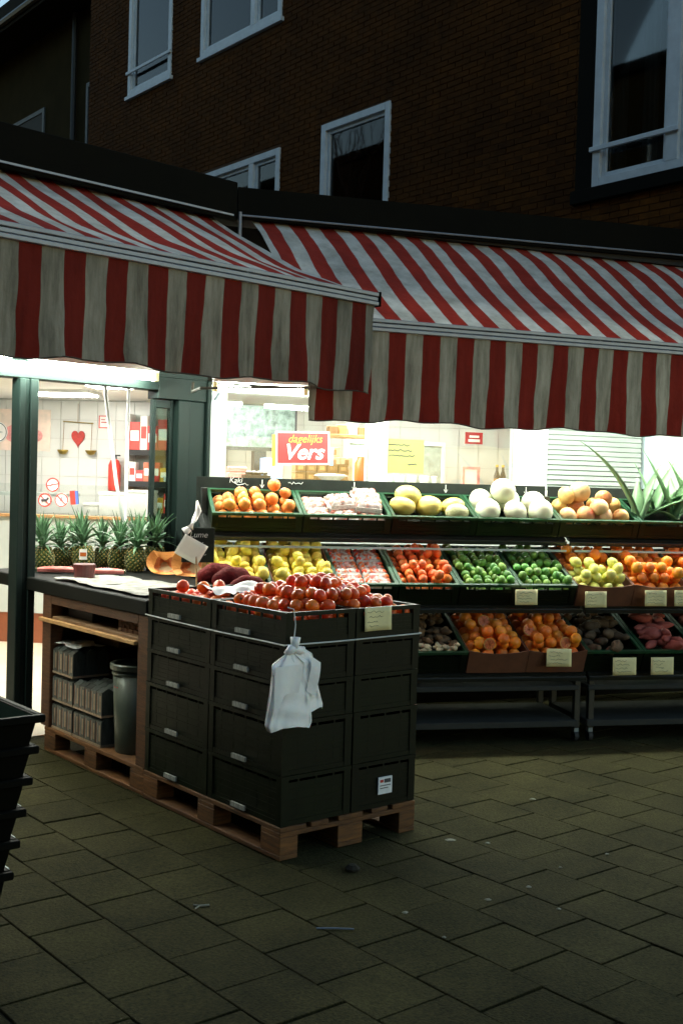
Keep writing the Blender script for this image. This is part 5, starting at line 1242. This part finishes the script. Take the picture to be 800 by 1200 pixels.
t = thing('plastic_bowl', 'clear pale bowl in front of the tan cartons', 'bowl', BF, (1.02, .3, 1.666)); part('body', MB().lathe([(.06, 0), (.11, .035), (.14, .04), (.10, .052), (.001, .058)], 18), 'film', t, smooth=True)
for i in range(4):
    for j in range(2):
        if i == 3 and j == 1: continue
        t = thing('cream_box', 'cream box with brown print in the stack right of the sign', 'box', BF, (1.17 + j * .11, .8, 1.70 + i * .08 - .078), group='cream boxes right of the sign'); part('body', B(0, .105, 0, .1, 0, .076), 'cream_pack', t, .003); part('label', B(.035, .07, -.002, -.0003, .015, .06), 'carton', t)
solo('orange_jar', MB().lathe([(.001, 0), (.06, 0), (.065, .02), (.065, .15), (.045, .18), (.045, .2), (.001, .2)], 16), 'orange_plastic', 'orange jar at the left of the white mullion', 'jar', BF, (1.40, .62, 1.666), smooth=True)
t = thing('wall_shelf', 'high pale shelf of small boxes behind the first window', 'shelf', BF, (1.42, 1.5, 2.05)); part('board', B(0, .5, 0, .25, 0, .03), 'wood_light', t, .003); part('support', B(0, .02, .05, .2, -.429, -.001).box(.48, .5, .05, .2, -.429, -.001), 'white_paint', t)
for k in range(5): solo('small_box', B(0, .08, 0, .08, 0, .07 + .015 * (k % 3)), ['carton', 'wood_light', 'pack_white'][k % 3], 'small tan box on the high pale shelf', 'box', BF, (1.44 + k * .092, 1.55, 2.081), group='boxes on the high shelf', bevel=.003)
t = thing('cool_cabinet', 'dark open cool cabinet behind the yellow notice', 'cabinet', BF, (1.80, 2.0, 1.666)); part('back', B(0, .95, .02, .04, 0, .36), 'fridge', t); part('frame', MB().box(-.03, -.001, 0, .06, 0, .4).box(.951, .98, 0, .06, 0, .4).box(0, .95, 0, .06, .361, .4), 'white_paint', t)
for k in range(11):
    t = thing('white_cup', 'white plastic cup in the row in front of the cool cabinet', 'cup', BF, (1.72 + k * .058, 1.2 + .04 * (k % 2), 1.666), group='white cups'); part('body', MB().lathe([(.001, 0), (.018, 0), (.024, .06), (.022, .06), (.016, .004)], 12), 'pack_white', t, smooth=True); part('lid', MB().lathe([(.026, .06), (.026, .066), (.001, .07)], 12), 'sign_white', t)
t = thing('red_hanging_sign', 'small red hanging sign near the dark bottle', 'sign', BF, (2.93, 1.7, 2.10)); part('panel', B(-.09, .09, 0, .008, -.05, .06), 'sign_red', t); part('print', B(-.06, .06, -.003, -.0005, -.03, -.005).box(-.05, .05, -.003, -.0005, .01, .03), 'sign_white', t); part('string', MB().tube([(0, .004, .06), (0, .004, .345)], .003, 4), 'string', t)
t = thing('pink_frame', 'small standing frame with dull pink border', 'picture frame', BF, (2.86, 1.6, 1.666)); part('frame', MB().box(-.09, -.065, 0, .02, 0, .17).box(.065, .09, 0, .02, 0, .17).box(-.065, .065, 0, .02, .145, .17), 'pink', t); part('sheet', B(-.064, .064, .006, .012, 0, .144), 'sign_white', t)
for k in range(2):
    t = thing('dark_bottle', ['dark bottle beside the white window post, left one', 'dark bottle beside the white window post, right one'][k], 'bottle', BF, (2.86 + k * .06, 1.1, 1.651), group='dark bottles'); part('body', MB().lathe([(.001, 0), (.026, 0), (.027, .1), (.012, .15), (.011, .18)], 14), 'black_plastic', t, smooth=True); part('label', MB().lathe([(.0275, .03), (.0275, .08)], 14), 'carton', t); part('cap', MB().lathe([(.013, .18), (.013, .2), (.001, .2)], 10), 'sign_yellow', t)
t = thing('window_shelf_table', 'pale shelf table carrying goods behind the second window', 'table', BF, (2.42, .75, 0)); part('top', B(0.0, .75, 0, 1.2, 1.60, 1.65), 'wood_light', t); part('leg', B(.02, .06, .02, .06, .007, 1.599), 'pack_white', t); part('leg', B(.66, .7, 1.1, 1.14, .007, 1.599), 'pack_white', t)
